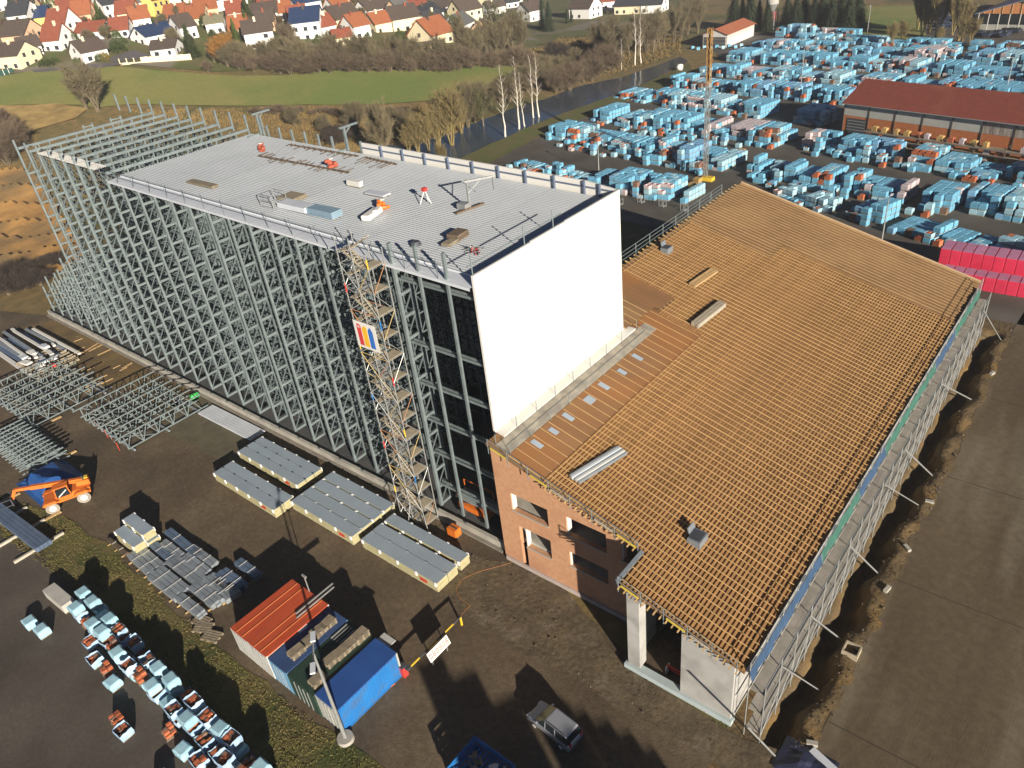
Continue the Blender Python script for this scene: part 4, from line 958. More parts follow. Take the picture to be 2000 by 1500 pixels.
# tarp: draped sheet with folds
p0 = G(95, 945, .6); mb = MB(); n = 14
for j in range(n + 1):
    for i in range(n + 1):
        u, v = i / n * 2 - 1, j / n * 2 - 1; e = max(abs(u), abs(v)); h = 1.55 * (1 - smooth((e - .35) / .6)) + .16 * noise.noise(Vector((u * 2.2, v * 2.2, 5))) * (1 - e * .7) + .03
        mb.v.append((p0.x - .8 + u * 3.6, p0.y + .6 + v * 2.6, max(.04, h)))
for j in range(n):
    for i in range(n): mb.f.append((j * (n + 1) + i, j * (n + 1) + i + 1, (j + 1) * (n + 1) + i + 1, (j + 1) * (n + 1) + i)); mb.mi.append(0)
one('blue_tarp', mb, mat('blue_tarp', (.02, .09, .30), (.017, .075, .25), 1, .5), 'blue tarp over a heap behind the telehandler', 'tarp')

# ------------------------------------------------------------------ silver van
VN = thing('silver_van', 'silver van parked in the shadow near the bottom edge', 'van', (13.55, -12.05, 0), math.pi + math.atan2(-.3, 3.4))
m_silver = mat('silver_paint', (.42, .44, .48), (.40, .42, .46), 1, .28, .55)
L_ = dict(parent=VN, local=True)
prof = [(-2.05, .32), (-2.1, .75), (-2.0, 1.05), (1.25, 1.05), (1.9, .92), (2.12, .72), (2.1, .32)]
body = MB().prism([(x, -.86, z) for x, z in prof], (0, 1.72, 0)).build('body', m_silver, **L_); bv = body.modifiers.new('b', 'BEVEL'); bv.width = .12; bv.segments = 3
gh = [(-1.98, 1.02), (-1.78, 1.62), (.35, 1.66), (1.32, 1.02)]
MB().add([(x, y * (.84 if z < 1.3 else .70), z) for y in (-1, 1) for x, z in gh], [(3, 2, 1, 0), (4, 5, 6, 7), (0, 1, 5, 4), (1, 2, 6, 5), (2, 3, 7, 6)]).build('window_band', m_glass, **L_)
rf = MB().prism([(-1.82, -.69, 1.6), (.42, -.69, 1.62), (.3, -.69, 1.73), (-1.7, -.69, 1.72)], (0, 1.38, 0)).build('roof', m_silver, **L_); bv = rf.modifiers.new('b', 'BEVEL'); bv.width = .06; bv.segments = 2
for y in (-.66, .66): MB().beam((-1.6, y, 1.77), (.2, y, 1.77), .05).build('roof_rail', m_dark, rf, local=True)
for x in (-.75, .2): 
    for y in (-.83, .83): MB().beam((x, y, 1.03), (x + .05, y * .84, 1.62), .07).build('pillar', m_silver, **L_)
for x in (-1.3, 1.3):
    for y in (-.8, .8):
        w = MB().tube((x, y - .1, .32), (x, y + .1, .32), .32, 16).build('wheel', m_rubber, **L_); MB().tube((x, y - .11, .32), (x, y + .11, .32), .19, 12).build('rim', m_rim, w, local=True)
for y in (-.62, .62):
    MB().box((2.06, y, .74), (.12, .36, .16)).build('headlight', m_white, **L_); MB().box((-2.07, y, .95), (.08, .16, .4)).build('tail_light', m_red, **L_)
    MB().box((.98, y * 1.52, 1.12), (.12, .2, .14)).build('mirror', m_silver, **L_)
MB().box((2.1, 0, .5), (.08, 1.5, .22)).build('bumper', m_dark, **L_); MB().box((-2.1, 0, .45), (.08, 1.6, .2)).build('rear_bumper', m_dark, **L_)
VN.scale = (.92, .92, .92)
# ------------------------------------------------------------------ blue crate trailer at the bottom edge
T = thing('blue_crate_trailer', 'blue slatted crate trailer with scrap at the bottom edge', 'trailer', (11.6, -17.6, 0))
for y in (-19.0, -16.15):
    for z in (.75, 1.0, 1.25): MB().bb(9.9, 13.4, y - .03, y + .03, z - .09, z + .09).build('side_slat', m_bluep, T)
for x in (9.9, 13.4):
    for z in (.75, 1.0, 1.25): MB().bb(x - .03, x + .03, -19, -16.15, z - .09, z + .09).build('side_slat', m_bluep, T)
for k in range(11): MB().bb(9.95 + .32 * k, 10.15 + .32 * k, -18.95, -16.2, .55, .62).build('floor_slat', m_bluep, T)
for x in (10.2, 13.1):
    for y in (-18.8, -16.4): MB().tube((x, y - .12, .3), (x, y + .12, .3), .3, 12).build('wheel', m_rubber, T)
for k, (x, y) in enumerate(((10.9, -17.4), (12.4, -17.0), (11.7, -18.2))):
    mb = MB()
    for q in range(6): mb.box((x + ru(-.4, .4), y + ru(-.4, .4), .72 + .12 * q), (ru(.3, .9), ru(.1, .4), .1), ru(0, 3))
    one('scrap_heap', mb, [m_oldwood, m_white, m_tan][k], ['grey timber scrap heap in the blue crate trailer', 'white sheet scrap in the blue crate trailer', 'tan board scrap in the blue crate trailer'][k], 'scrap')
# trench box, tarp and gutter pieces near the right corner
T = thing('trench_shaft', 'open square shaft box beside the trench', 'shaft', (27.6, 5.2, 0))
for dx, dy, sx, sy in ((0, -.5, 1.1, .1), (0, .5, 1.1, .1), (-.5, 0, .1, .9), (.5, 0, .1, .9)): MB().box((27.6 + dx, 5.2 + dy, .25), (sx, sy, .6)).build('side', m_tan, T)
MB().bb(27.1, 28.1, 4.7, 5.7, -.05, .06).build('dark_bottom', m_dark, T)  # flat dark sheet at the bottom of the box
mb = MB(); n = 10; p0 = G(1570, 1470, 0)
for j in range(n + 1):
    for i in range(n + 1):
        u, v = i / n * 2 - 1, j / n * 2 - 1; mb.v.append((p0.x + u * 1.7 + .4, p0.y + v * 1.3 - .8, .35 * (1 - max(abs(u), abs(v))) + .25 * noise.noise(Vector((u * 2, v * 2, 9))) * (1 - .8 * max(abs(u), abs(v))) + .06 + .04))
for j in range(n):
    for i in range(n): mb.f.append((j * (n + 1) + i, j * (n + 1) + i + 1, (j + 1) * (n + 1) + i + 1, (j + 1) * (n + 1) + i)); mb.mi.append(0)
one('dark_tarp', mb, mat('navy_film', (.03, .035, .07), (.025, .03, .055), 2, .35), 'crumpled dark film at the trench end by the corner', 'tarp')
p, q = G(1585, 1465, .15), G(1640, 1515, .15)
one('grey_channel', MB().beam(p, q, .5, .25), m_gutter, 'pale grey channel beside the dark film', 'channel')
for k, y in enumerate((-3.2, 12.5, 17.8, 24.5, 49.0)):
    one('trench_stone', MB().box((27.9, y, .14), (.7, .3, .3), .4 + k), m_conc, ['pale kerb stone by the dark film', 'kerb stone at the trench, second along', 'kerb stone at the trench, third along', 'kerb stone at the trench, fourth along', 'kerb stone at the far trench end'][k], 'stone', 'stones along the trench edge')
# pipes and scaffold leftovers inside the annex
T = thing('brick_trestle', 'red and white trestle inside the open annex bay', 'trestle', (18.2, -3.7, .1))
for z in (.6, .9): MB().box((18.2, -3.7, z), (1.4, .1, .12)).build('rail', m_red, T)
for x in (17.6, 18.8): MB().box((x, -3.7, .5), (.08, .5, .8)).build('leg', m_white, T)
# ------------------------------------------------------------------ brick pallets
W_CY = mat('wrap_cyan', (.17, .42, .58), (.125, .34, .50), 1.2, .35, vary=.12, bump=.15, bscale=5)
W_LT = mat('wrap_pale', (.34, .54, .62), (.27, .46, .56), 1.2, .35, vary=.12, bump=.15, bscale=5)
W_GR = mat('wrap_milky', (.50, .44, .45), (.42, .36, .38), 1.2, .4, vary=.12, bump=.15, bscale=5)
W_BK = mat('red_bricks', (.46, .13, .055), (.34, .10, .045), 3, .9, vary=.2)
W_DK = mat('brown_bricks', (.20, .12, .085), (.15, .09, .065), 3, .9, vary=.2)
W_TP = mat('wrap_top_blue', (.20, .40, .58), (.15, .33, .52), 1.2, .35, vary=.12)
W_YL = mat('timber_pack', (.46, .30, .11), (.38, .25, .09), 2, .85, vary=.15)
m_pw = m_oldwood
def pack_geo(mb, kind, sx=1.06, sy=.98, h=.98, seed=0):
    """A brick pallet at the origin: pallet, brick block or wrapped block, a few loose bricks."""
    r = random.Random(seed)
    mb.cur = 0; mb.box((0, 0, .06), (sx * .97, sy * .97, .12))
    mb.cur = 1
    if kind == 'wrap':
        t = .07; a, b = sx / 2, sy / 2; ring = []
        for z, q in ((.12, -.01), (.3, .015), (h - .12, .01), (h, -t)):
            ring.append([(x * (a + q + r.uniform(-.012, .012)), y * (b + q + r.uniform(-.012, .012)), z + r.uniform(-.01, .02)) for x, y in ((-1, -1), (1, -1), (1, 1), (-1, 1))])
        vs = [p for R in ring for p in R]; fs = [(4 * k + i, 4 * k + (i + 1) % 4, 4 * k + 4 + (i + 1) % 4, 4 * k + 4 + i) for k in range(3) for i in range(4)] + [(12, 13, 14, 15)]
        mb.add(vs, fs)
    elif kind == 'open':
        mb.add([(x * sx / 2 * s, y * sy / 2 * s, z) for z, s in ((.12, .98), (h * .62, 1.04), (h * .72, 1.0)) for x, y in ((-1, -1), (1, -1), (1, 1), (-1, 1))], [(4 * k + i, 4 * k + (i + 1) % 4, 4 * k + 4 + (i + 1) % 4, 4 * k + 4 + i) for k in range(2) for i in range(4)])
        mb.cur = 2
        for i in range(4):
            for j in range(3): mb.box((-sx / 2 + (i + .5) * sx / 4, -sy / 2 + (j + .5) * sy / 3, h * .5 + r.uniform(-.22, .08)), (sx / 4 * .9, sy / 3 * .88, .3), r.uniform(-.1, .1))
    else:
        mb.cur = 2
        for k in range(3):
            for i in range(3):
                if k == 2 and r.random() < .4: continue
                mb.box((-sx / 2 + (i + .5) * sx / 3, 0, .12 + (k + .5) * .28), (sx / 3 * .93, sy * .93, .27), r.uniform(-.03, .03))
    mb.cur = 0
PK = []
for wrap, inner, kind, wt in ((W_CY, W_BK, 'wrap', 34), (W_CY, W_BK, 'wrap', 20), (W_LT, W_BK, 'wrap', 14), (W_TP, W_BK, 'wrap', 9), (W_GR, W_DK, 'wrap', 3), (W_LT, W_BK, 'open', 6), (W_GR, W_BK, 'open', 4), (W_CY, W_BK, 'bricks', 4), (W_CY, W_DK, 'bricks', 2)):
    mb = MB(); pack_geo(mb, kind, seed=len(PK)); PK.append((mb.mesh('brick_pallet', [m_pw, wrap, inner]), kind, wrap, inner, wt, mb))
KW = [k[4] for k in PK]
LBL = {('wrap', 'wrap_cyan'): 'cyan brick pallet', ('wrap', 'wrap_pale'): 'pale blue brick pallet', ('wrap', 'wrap_top_blue'): 'dark blue brick pallet', ('wrap', 'wrap_milky'): 'milky brick pallet', ('open', 'wrap_pale'): 'torn pale brick pallet', ('open', 'wrap_milky'): 'torn milky brick pallet', ('bricks', 'wrap_cyan'): 'bare red brick pallet'}
YA = math.radians(-13.0)
ex, ey = Vector((math.cos(YA), math.sin(YA), 0)), Vector((-math.sin(YA), math.cos(YA), 0))
ALL = []
def row(a, b, depth, tiers, place, dens=.92, ang=None, colmode=True):
    a, b = Vector((*a, 0)), Vector((*b, 0)); L = (b - a).length; e = (b - a) / L; n = Vector((-e.y, e.x, 0)); ang = math.atan2(e.y, e.x)
    x = 0.6; blk = 0
    while x < L:
        if blk <= 0:
            blk = random.randint(1, 5); mode = random.random(); kd = random.choices(range(len(PK)), KW)[0]; front = random.choice((0, 0, 1, 2, 3)); tall = random.choice(tiers)
            x += ru(.15, .6)
            if mode < .08: x += 1.8; blk = 0; continue
        cols = max(1, int(depth / 1.12))
        cf = front + random.choice((0, 0, 0, 1))
        for c in range(cols):
            if c < cf and random.random() < .55: continue
            t = tall if c > cf else max(1, tall - random.choice((0, 1, 1)))
            if c <= cf and random.random() < .4: t = 1
            if random.random() > dens: continue
            for k in range(t):
                kk = kd if (k > 0 or c > cf) and random.random() < .9 else random.choices(range(len(PK)), KW)[0]
                if c <= cf and k == t - 1 and random.random() < .27: kk = random.choice((5, 5, 6, 7, 7, 8))
                if (k < t - 1 or c > cf + 1) and PK[kk][1] != 'wrap': kk = random.choice((0, 1, 2))
                p = a + e * (x + ru(-.05, .05)) + n * (.55 + 1.12 * c + ru(-.05, .05)); p.z = k * .985
                ALL.append((p, ang + ru(-.03, .03), kk, place, k, t, c - cf))
        x += 1.13; blk -= 1
row((-74, 89), (-50, 84.3), 6, (1, 1, 2), 'messy row beside the rack roof corner', .8)
row((-50, 84.3), (-27.5, 82.5), 8, (2, 3, 3), 'row just behind the rack roof corner')
row((-80, 110.5), (-29, 102.5), 9, (2, 2, 3), 'second row from the rack roof')
row((-78, 128), (-27, 119.5), 11, (2, 3, 3), 'third row from the rack roof')
row((-85, 150), (-24, 137.5), 9, (2, 3, 3), 'row left of the red-roofed warehouse')
row((-78, 167), (-26, 157), 8, (2, 3, 3), 'second row left of the red-roofed warehouse')
row((-77, 184), (-24, 173), 9, (2, 3, 3), 'row below the two lamp posts')
row((-24, 173), (60, 158), 9, (2, 3, 3), 'row directly behind the red roof')
row((-77, 204), (60, 176), 9, (2, 3, 3), 'fourth row from the white shed')
row((-79, 222), (60, 194), 8, (2, 3, 3), 'third row from the white shed')
row((-70, 238), (60, 212), 7, (1, 2), 'thin row near the meadow')
row((-79, 247), (-50, 241), 5, (3, 4), 'tall stack row by the conifers', 1.0)
row((-22, 121), (22, 112.5), 7, (1, 2, 3, 3), 'row before the warehouse door'); row((23, 112), (62, 104), 8, (2, 3, 3), 'row before the warehouse racks')
row((-25, 100.5), (12, 94.5), 8, (2, 3, 3), 'second row behind the batten roof'); row((13.5, 96.5), (60, 88), 8, (2, 3, 3), 'second row at the right edge')
row((-15, 92), (-4, 87.5), 5, (1, 2), 'first row behind the batten roof ridge'); row((-4, 87.5), (26.5, 77.3), 7, (1, 2, 3, 3), 'first row behind the batten roof'); row((27, 80), (60, 72), 8, (2, 3, 3), 'nearest row at the right edge')
for (a, b, pl) in (((-78, 106.5), (-32, 98.8), 'loose before the second row'), ((-76, 124.5), (-30, 116.5), 'loose before the third row'), ((-22, 97.5), (11, 92), 'loose on the lane behind the batten roof'), ((-20, 118), (20, 110), 'loose before the warehouse row')):
    row(a, b, 2.3, (1, 1, 2), pl, .42)
def inframe(p):
    d = p - CAM; z = d.dot(CFW); return -30 < 1000 + CF * d.dot(CR) / z < 2030 and -30 < 750 - CF * d.dot(CU) / z < 1530
def behind_hall(p):   # hidden by the batten roof or the warehouse
    d = (p - CAM); t = (57.8 - CAM.y) / d.y; q = CAM + d * t
    return t < 1 and -5.8 < q.x < 23.7 and q.z < rz_(q.x)
vis = []; rest = []
for it in ALL:
    p, ang, kk, place, k, t, c = it
    if not inframe(p): rest.append(it) if p.x < 60 else None; continue
    vis.append(it) if ((k == t - 1 or c <= 0) and not behind_hall(p + Vector((0, 0, 1)))) else rest.append(it)
vis.sort(key=lambda it: (it[0] - CAM).length); rest += vis[300:]; vis = vis[:300]
tn = {1: 'on the ground', 2: 'two high', 3: 'three high', 4: 'four high'}
for (p, ang, kk, place, k, t, c) in vis:
    o = inst('brick_pallet', PK[kk][0], None, p + Vector((0, 0, .022)), (0, 0, ang), (1, 1, 1))
    nm = LBL.get((PK[kk][1], PK[kk][2].name)) or 'bare brown brick pallet'
    lv = 'at stack foot' if (k == 0 and t > 1) else ('alone' if t == 1 else (tn.get(t, '') if k == t - 1 else 'mid stack'))
    tag(o, f'{nm} @, {lv}, {place}', 'brick pallet', 'brick pallets in the yard')
mb = MB(); mats_all = [m_pw, W_CY, W_LT, W_TP, W_GR, W_BK, W_DK]; idx = {m.name: i for i, m in enumerate(mats_all)}
for (p, ang, kk, place, k, t, c) in rest:
    src = PK[kk][5]; me = [m_pw, PK[kk][2], PK[kk][3]]; ca, sa = math.cos(ang), math.sin(ang); o = len(mb.v)
    mb.v.extend([(p.x + ca * v[0] - sa * v[1], p.y + sa * v[0] + ca * v[1], p.z + v[2] + .022) for v in src.v])
    mb.f.extend([tuple(i + o for i in f) for f in src.f]); mb.mi.extend([idx[me[i].name] for i in src.mi])
o = mb.build('brick_pallet_mass', mats_all); o['kind'] = 'stuff'; o['label'] = 'further blue wrapped brick pallets filling the yard'; o['category'] = 'brick pallets'
# timber packs at row ends
for i, (px, py) in enumerate(((1500, 268), (1515, 262), (1420, 322), (1435, 314), (1448, 305), (1352, 372), (1362, 362))):
    p = G(px, py); mb = MB()
    for k in range(4):
        for q in range(3): mb.box((p.x, p.y + (q - 1) * .42, .2 + k * .36), (1.3, .38, .32), YA)
    one('timber_pack', mb, W_YL, ['yellow timber pack at the end of the shaded row, left one', 'yellow timber pack at the end of the shaded row, right one', 'yellow timber pack on the lane, lowest', 'yellow timber pack on the lane, middle', 'yellow timber pack on the lane, topmost', 'yellow timber pack at the crane mast foot, front', 'yellow timber pack at the crane mast foot, rear'][i], 'timber pack', 'timber packs in the brickyard')
# low rubble and steel posts at the near yard edge
for i in range(9):
    p = G(1000 + i * 42, 372 + i * 4 + (i % 3) * 4); T = thing('steel_stillage', f'grey steel stillage at the yard edge, number {i + 1} from the left', 'stillage', (p.x, p.y, 0), YA, 'steel stillages at the near yard edge')
    for x in (-.5, .5):
        for y in (-.4, .4): MB().box((x, y, .7), (.07, .07, 1.4)).build('post', m_tube, T, local=True)
    MB().box((0, 0, .2), (1.1, .9, .08)).build('floor', m_tube, T, local=True)
    for x in (-.5, .5): MB().box((x, 0, 1.1), (.05, .8, .05)).build('rail', m_tube, T, local=True)
ORD = ['first', 'second', 'third', 'fourth', 'fifth', 'sixth', 'seventh', 'eighth', 'ninth', 'tenth', 'eleventh', 'twelfth']
for o in COL.objects:
    if o.name.startswith('steel_stillage') and 'number' in o.get('label', ''):
        n = int(o['label'].split('number ')[1].split()[0]); o['label'] = f'{ORD[n - 1]} grey steel stillage from the left at the near yard edge'
# ------------------------------------------------------------------ red wrapped stacks at the right edge
m_pink = mat('red_wrap', (.58, .035, .08), (.50, .03, .07), 1.0, .35, vary=.08, bump=.1, bscale=4); m_pinkt = mat('pink_top', (.50, .22, .34), (.42, .17, .28), 1.5, .4, vary=.1)
k = 0
for r_, (y, z, n) in enumerate(((74.9, 3.3, 11), (70.6, 1.9, 8))):
    for i in range(n):
        x = 17.0 + 1.28 * i + (1.2 if r_ else 0); 
        T = thing('red_pack', f'{ORD[i]} red wrapped pack from the left in the {"tall rear" if r_ == 0 else "low front"} row at the right edge', 'wrapped pack', (x, y, 0), 0, 'red wrapped packs at the right edge')
        b = MB().box((0, 0, z / 2), (1.24, 3.4 if r_ == 0 else 2.2, z)).build('wrapped_block', m_pink, T, local=True); bv = b.modifiers.new('b', 'BEVEL'); bv.width = .06; bv.segments = 2
        MB().box((0, 0, z + .02), (1.12, 3.2 if r_ == 0 else 2.0, .04)).build('top_film', m_pinkt, T, local=True)
T = thing('yellow_skip', 'small orange yellow skip beside the red packs', 'skip', (19.0, 66.9, 0))
MB().prism([(17.8, 66.3, .1), (20.0, 66.3, .1), (20.3, 66.3, 1.0), (17.6, 66.3, 1.0)], (0, 1.4, 0)).build('tub', mat('skip_yellow', (.62, .33, .04), (.55, .29, .03), 1, .5), T); MB().bb(17.5, 20.4, 66.2, 67.8, 1.0, 1.08).build('rim', m_wood, T)
# ------------------------------------------------------------------ bottom-left row of open brick bags
ring = [(-31.3, -27.9, 0, .8, 'wide')]
spots = []
for k in range(34):
    c = k % 2; x = -27.2 + .84 * k; spots.append((x, -26.2 - 1.15 * c + ru(-.15, .15)))
spots += [(-29.5, -30.4), (-27.6, -30.1), (-20.5, -28.6), (-18.7, -28.7), (-16.8, -28.8), (-13.3, -30.3), (-11.9, -30.6), (-9.3, -28.5), (-7.0, -28.6), (-5.2, -28.5), (-3.0, -28.3), (-6.2, -30.6), (-22.6, -28.2)]
T = thing('white_block_pack', 'long pale block pack at the upper end of the open bag row', 'block pack', (-29.9, -27.5, 0))
MB().box((-29.9, -27.5, .55), (3.6, 1.1, .9), .05).build('blocks', mat('sand_lime', (.46, .44, .40), (.40, .385, .35), 1, .8), T); MB().box((-29.9, -27.5, .06), (3.6, 1.1, .12), .05).build('pallet', m_pw, T)
W_BAG = mat('bag_white_blue', (.40, .55, .70), (.28, .42, .60), 1.5, .5, vary=.12, bump=.2, bscale=6)
bagk = 0
def brick_bag(x, y, z, i, tier):
    kind = random.choices(('bag', 'open', 'wrap', 'bricks'), (5, 3, 5, 2))[0]
    if tier == 0 and z >= 0 and random.random() < .0: pass
    nm = {'bag': 'white bag of bricks', 'open': 'torn blue bag of red bricks', 'wrap': 'closed pale blue brick pack', 'bricks': 'bare red brick pallet'}[kind]
    T = thing('brick_bag', '', 'brick pallet', (x + ru(-.2, .2), y + ru(-.15, .15), z), ru(-.1, .1), 'open brick bags along the verge')
    m = MB(); r = random
    for k in range(4): MB().box((0, -.36 + .24 * k, .1), (1.1, .14, .03)).build('pallet_board', m_pw, T, local=True)
    for q in (-.45, 0, .45): MB().box((q, 0, .045), (.12, .9, .08)).build('pallet_bearer', m_pw, T, local=True)
    h = ru(.75, .95)
    if kind != 'bricks':
        hh = h if kind != 'open' else h * .8; vs = []; fs = []; n = 16
        lv = ((.12, .98), (hh * .5, 1.05), (hh, 1.0)) if kind != 'wrap' else ((.12, .98), (hh * .5, 1.04), (hh - .08, 1.0), (hh, .8))
        for z_, s in lv:
            for k in range(n):
                t = 2 * math.pi * k / n; cx, cy = math.cos(t), math.sin(t); q = max(abs(cx), abs(cy)) ** .95
                vs.append((cx / q * .56 * s + ru(-.02, .02), cy / q * .48 * s + ru(-.02, .02), z_ + (ru(-.1, .12) if (z_ == hh and kind != 'wrap') else 0)))
        for l in range(len(lv) - 1):
            for k in range(n): fs.append((l * n + k, l * n + (k + 1) % n, l * n + n + (k + 1) % n, l * n + n + k))
        if kind == 'wrap': fs.append(tuple(range((len(lv) - 1) * n, len(lv) * n)))
        MB().add(vs, fs).build('bag', W_BAG if kind != 'wrap' else W_LT, T, local=True)
    if kind != 'wrap':
        for k in range(3 if kind == 'bricks' else 1):
            zz = (.13 + .24 * k + .12) if kind == 'bricks' else h * .66
            for i2 in range(4):
                for j in range(2):
                    if random.random() < .25: continue
                    MB().box((-.36 + .24 * i2, -.2 + .4 * j, zz + ru(-.05, .03)), (.22, .37, .23), ru(-.12, .12)).build('brick', W_BK if random.random() < .8 else W_DK, T, local=True)
    T['label'] = nm
    return T
BG = []
for i, (x, y) in enumerate(spots):
    for tier in range(2 if (i < 34 and random.random() < .75) else 1):
        t_ = brick_bag(x, y, .03 + tier * .98, i, tier); BG.append((t_, i, tier))
seen = {}
for (t_, i, tier) in BG:
    nm = t_['label']; side = ('on the upper stack of the verge row' if tier else ('in the verge row' if i < 34 else 'standing loose on the asphalt before the row'))
    key = nm + side; seen[key] = seen.get(key, 0) + 1; t_['_n'] = seen[key]
for (t_, i, tier) in BG:
    nm = t_['label']; side = ('on top in the verge row' if tier else ('low in the verge row' if i < 34 else 'loose on the asphalt'))
    c = t_['_n']; od = (ORD + ['thirteenth', 'fourteenth', 'fifteenth', 'sixteenth', 'seventeenth', 'eighteenth', 'nineteenth', 'twentieth'] + ['later'] * 40)[c - 1]
    t_['label'] = f'{nm} {side}, {od} down the row'; del t_['_n']
# ------------------------------------------------------------------ red-roofed warehouse
WH0 = Vector((-16.9, 133.3, 0)); wa = math.atan2(-8.4, 33.3)
WB = thing('red_roof_warehouse', 'long brick warehouse with a dark red roof in the brickyard', 'warehouse', WH0, wa)
L_ = dict(parent=WB, local=True); WL, WD, WE, WR = 72.0, 14.2, 7.0, 10.1
m_rroof = mat('dark_red_tile', (.20, .045, .028), (.165, .038, .026), 1.2, .85, c3=(.22, .075, .045), scale3=.06, lo3=.5, hi3=.6, bump=.2, bscale=8)
m_wbrick = mat('orange_brick', (.45, .155, .055), (.37, .125, .045), 3, .9); m_wgrey = mat('grey_cladding', (.42, .42, .38), (.37, .37, .335), .6, .7)
MB().bb(0, WL, 0, .25, 0, 4.38).build('brick_wall', m_wbrick, **L_); MB().bb(0, WL, .25, WD, 0, 6.6).build('hall_body', m_wbrick, **L_)
for k in range(13):
    x0 = .1 + 5.55 * k; mm = m_wgrey if k < 5 else mat('stained_sheet', (.40, .35, .31), (.16, .13, .11), 1.4, .8, stretch=(3, 3, .3))
    MB().bb(x0, x0 + 5.35, -.03, .24, 4.4, 6.7).build('wall_sheet', mm, **L_); MB().bb(x0 - .18, x0 - .01, -.12, .2, 0, 6.85).build('wall_column', mat('brown_steel', (.10, .075, .055), (.08, .06, .045), 1, .7), **L_)
d = MB().bb(.9, 5.0, -.06, .02, 0, 3.9).build('sectional_door', m_dark, **L_)
for k in range(6): MB().bb(1.0, 4.9, -.1, -.06, .35 + .6 * k, .5 + .6 * k).build('door_slat', m_tube, d, local=True)
oh = .6
for s in (0, 1):
    y0, y1 = (-oh, WD / 2) if s == 0 else (WD / 2, WD + oh); z0 = WE - oh * (WR - WE) / (WD / 2); za, zb = (z0, WR) if s == 0 else (WR, z0)
    MB().prism([(-.5, y0, za - .1), (-.5, y1, zb - .1), (-.5, y1, zb + .1), (-.5, y0, za + .1)], (WL + 1, 0, 0)).build('roof_slope', m_rroof, **L_)
MB().prism([(0, 0, 6.6), (0, WD, 6.6), (0, WD / 2, WR - .15)], (.3, 0, 0)).build('gable', m_wgrey, **L_)
MB().tube((-.4, -.65, 6.72), (WL + .4, -.65, 6.72), .1, 6).build('gutter', m_tube, **L_)
# racks with goods along the warehouse
CR_ = thing('cantilever_rack', 'dark steel cantilever rack with stored goods before the warehouse', 'rack', WH0 + Vector((math.cos(wa), math.sin(wa), 0)) * 5.6, wa)
L_ = dict(parent=CR_, local=True)
for k in range(12):
    MB().box((2.0 + 5.2 * k, -3.0, 1.7), (.16, .2, 3.4)).build('upright', mat('brown_steel', (.10, .075, .055)), **L_); MB().box((2.0 + 5.2 * k, -1.6, 1.7), (.16, .2, 3.4)).build('upright', mat('brown_steel', (.10, .075, .055)), **L_)
for z in (.4, 1.5, 2.6):
    for y in (-3.2, -1.5): MB().box((30, y, z), (58, .12, .2)).build('beam', m_dark if z < 2 else mat('rack_grey', (.2, .18, .16), (.16, .145, .13), 1, .7), **L_)
    MB().box((30, -2.35, z + .1), (58, 1.6, .05)).build('shelf', m_oldwood, **L_)
k = 0
for z in (.53, 1.63, 2.73):
    for i in range(26):
        x = 3.0 + 2.15 * i + ru(-.3, .3)
        if random.random() < .3: continue
        kk = random.choice((W_YL, W_YL, W_GR, W_LT if i > 12 else W_YL, W_BK)); w = ru(.8, 1.3)
        mb = MB(); mb.box((0, 0, .07), (w, 1.0, .1)); mb.box((0, 0, .12 + .4), (w * .9, .9, .75)); mb.box((0, 0, .95), (w * .5, .5, .12), .3)
        p = CR_.matrix_basis @ Vector((x, -2.35, z)); o = mb.build('stored_crate', kk); o.location = p; o.rotation_euler = (0, 0, wa)
        tag(o, f'{"yellow" if kk is W_YL else ("grey" if kk is W_GR else ("blue" if kk is W_LT else "red"))} crate @ on the {"lowest" if z < 1 else ("middle" if z < 2 else "top")} shelf of the warehouse rack', 'crate', 'crates on the warehouse rack')
# ------------------------------------------------------------------ white shed, water tower, crane mast, lamps
SH = thing('white_shed', 'white shed with a red gable roof beside the creek', 'shed', (-92, 238, 0)); 
MB().add([(-96.5, 227, 0), (-87.5, 227, 0), (-87.5, 227, 4), (-92, 227, 5.7), (-96.5, 227, 4), (-96.5, 249, 0), (-87.5, 249, 0), (-87.5, 249, 4), (-92, 249, 5.7), (-96.5, 249, 4)], [(0, 1, 2, 3, 4), (9, 8, 7, 6, 5), (1, 6, 7, 2), (5, 0, 4, 9)]).build('wall', m_cwhite, SH)
for s in (-1, 1): MB().prism([(-92, 226.5, 5.8), (-92 + s * 5.0, 226.5, 3.95), (-92 + s * 5.0, 226.5, 4.1), (-92, 226.5, 5.95)], (0, 23, 0)).build('roof_slope', mat('shed_red_tile', (.36, .12, .06), (.30, .10, .05), 1, .8), SH)
for z in (1.4, 2.6): MB().bb(-96, -88.2, 226.6, 226.95, z, z + .1).build('shelf', m_oldwood, SH)
MB().bb(-96.1, -88.1, 226.9, 226.98, .4, 3.3).build('opening_shade_plate', m_dark, SH)  # dark sheet on the wall, painted as the shade inside
for k in range(5): MB().bb(-87.5, -87.42, 228 + 4.1 * k, 231.6 + 4.1 * k, .2, 2.5).build('sliding_door', m_white, SH)
for i in range(9):
    p = G(1352 + 12 * i, 96 - i * .6 + (i % 2) * 2.5); o = inst('shed_pallet', PK[i % 3][0], None, p + Vector((0, 0, .03)), (0, 0, ru(0, 1))); tag(o, f'{ORD[i]} blue wrapped pallet from the left before the white shed', 'brick pallet', 'blue pallets before the white shed')
p = G(1505, 60); WT = thing('silo_tower', 'grey steel silo on legs in front of the conifers', 'silo', (p.x, p.y, 0)); L_ = dict(parent=WT, local=True)
for x in (-1.6, 1.6):
    for y in (-1.6, 1.6): MB().beam((x * 1.1, y * 1.1, 0), (x, y, 7), .35).build('leg', m_tube, **L_)
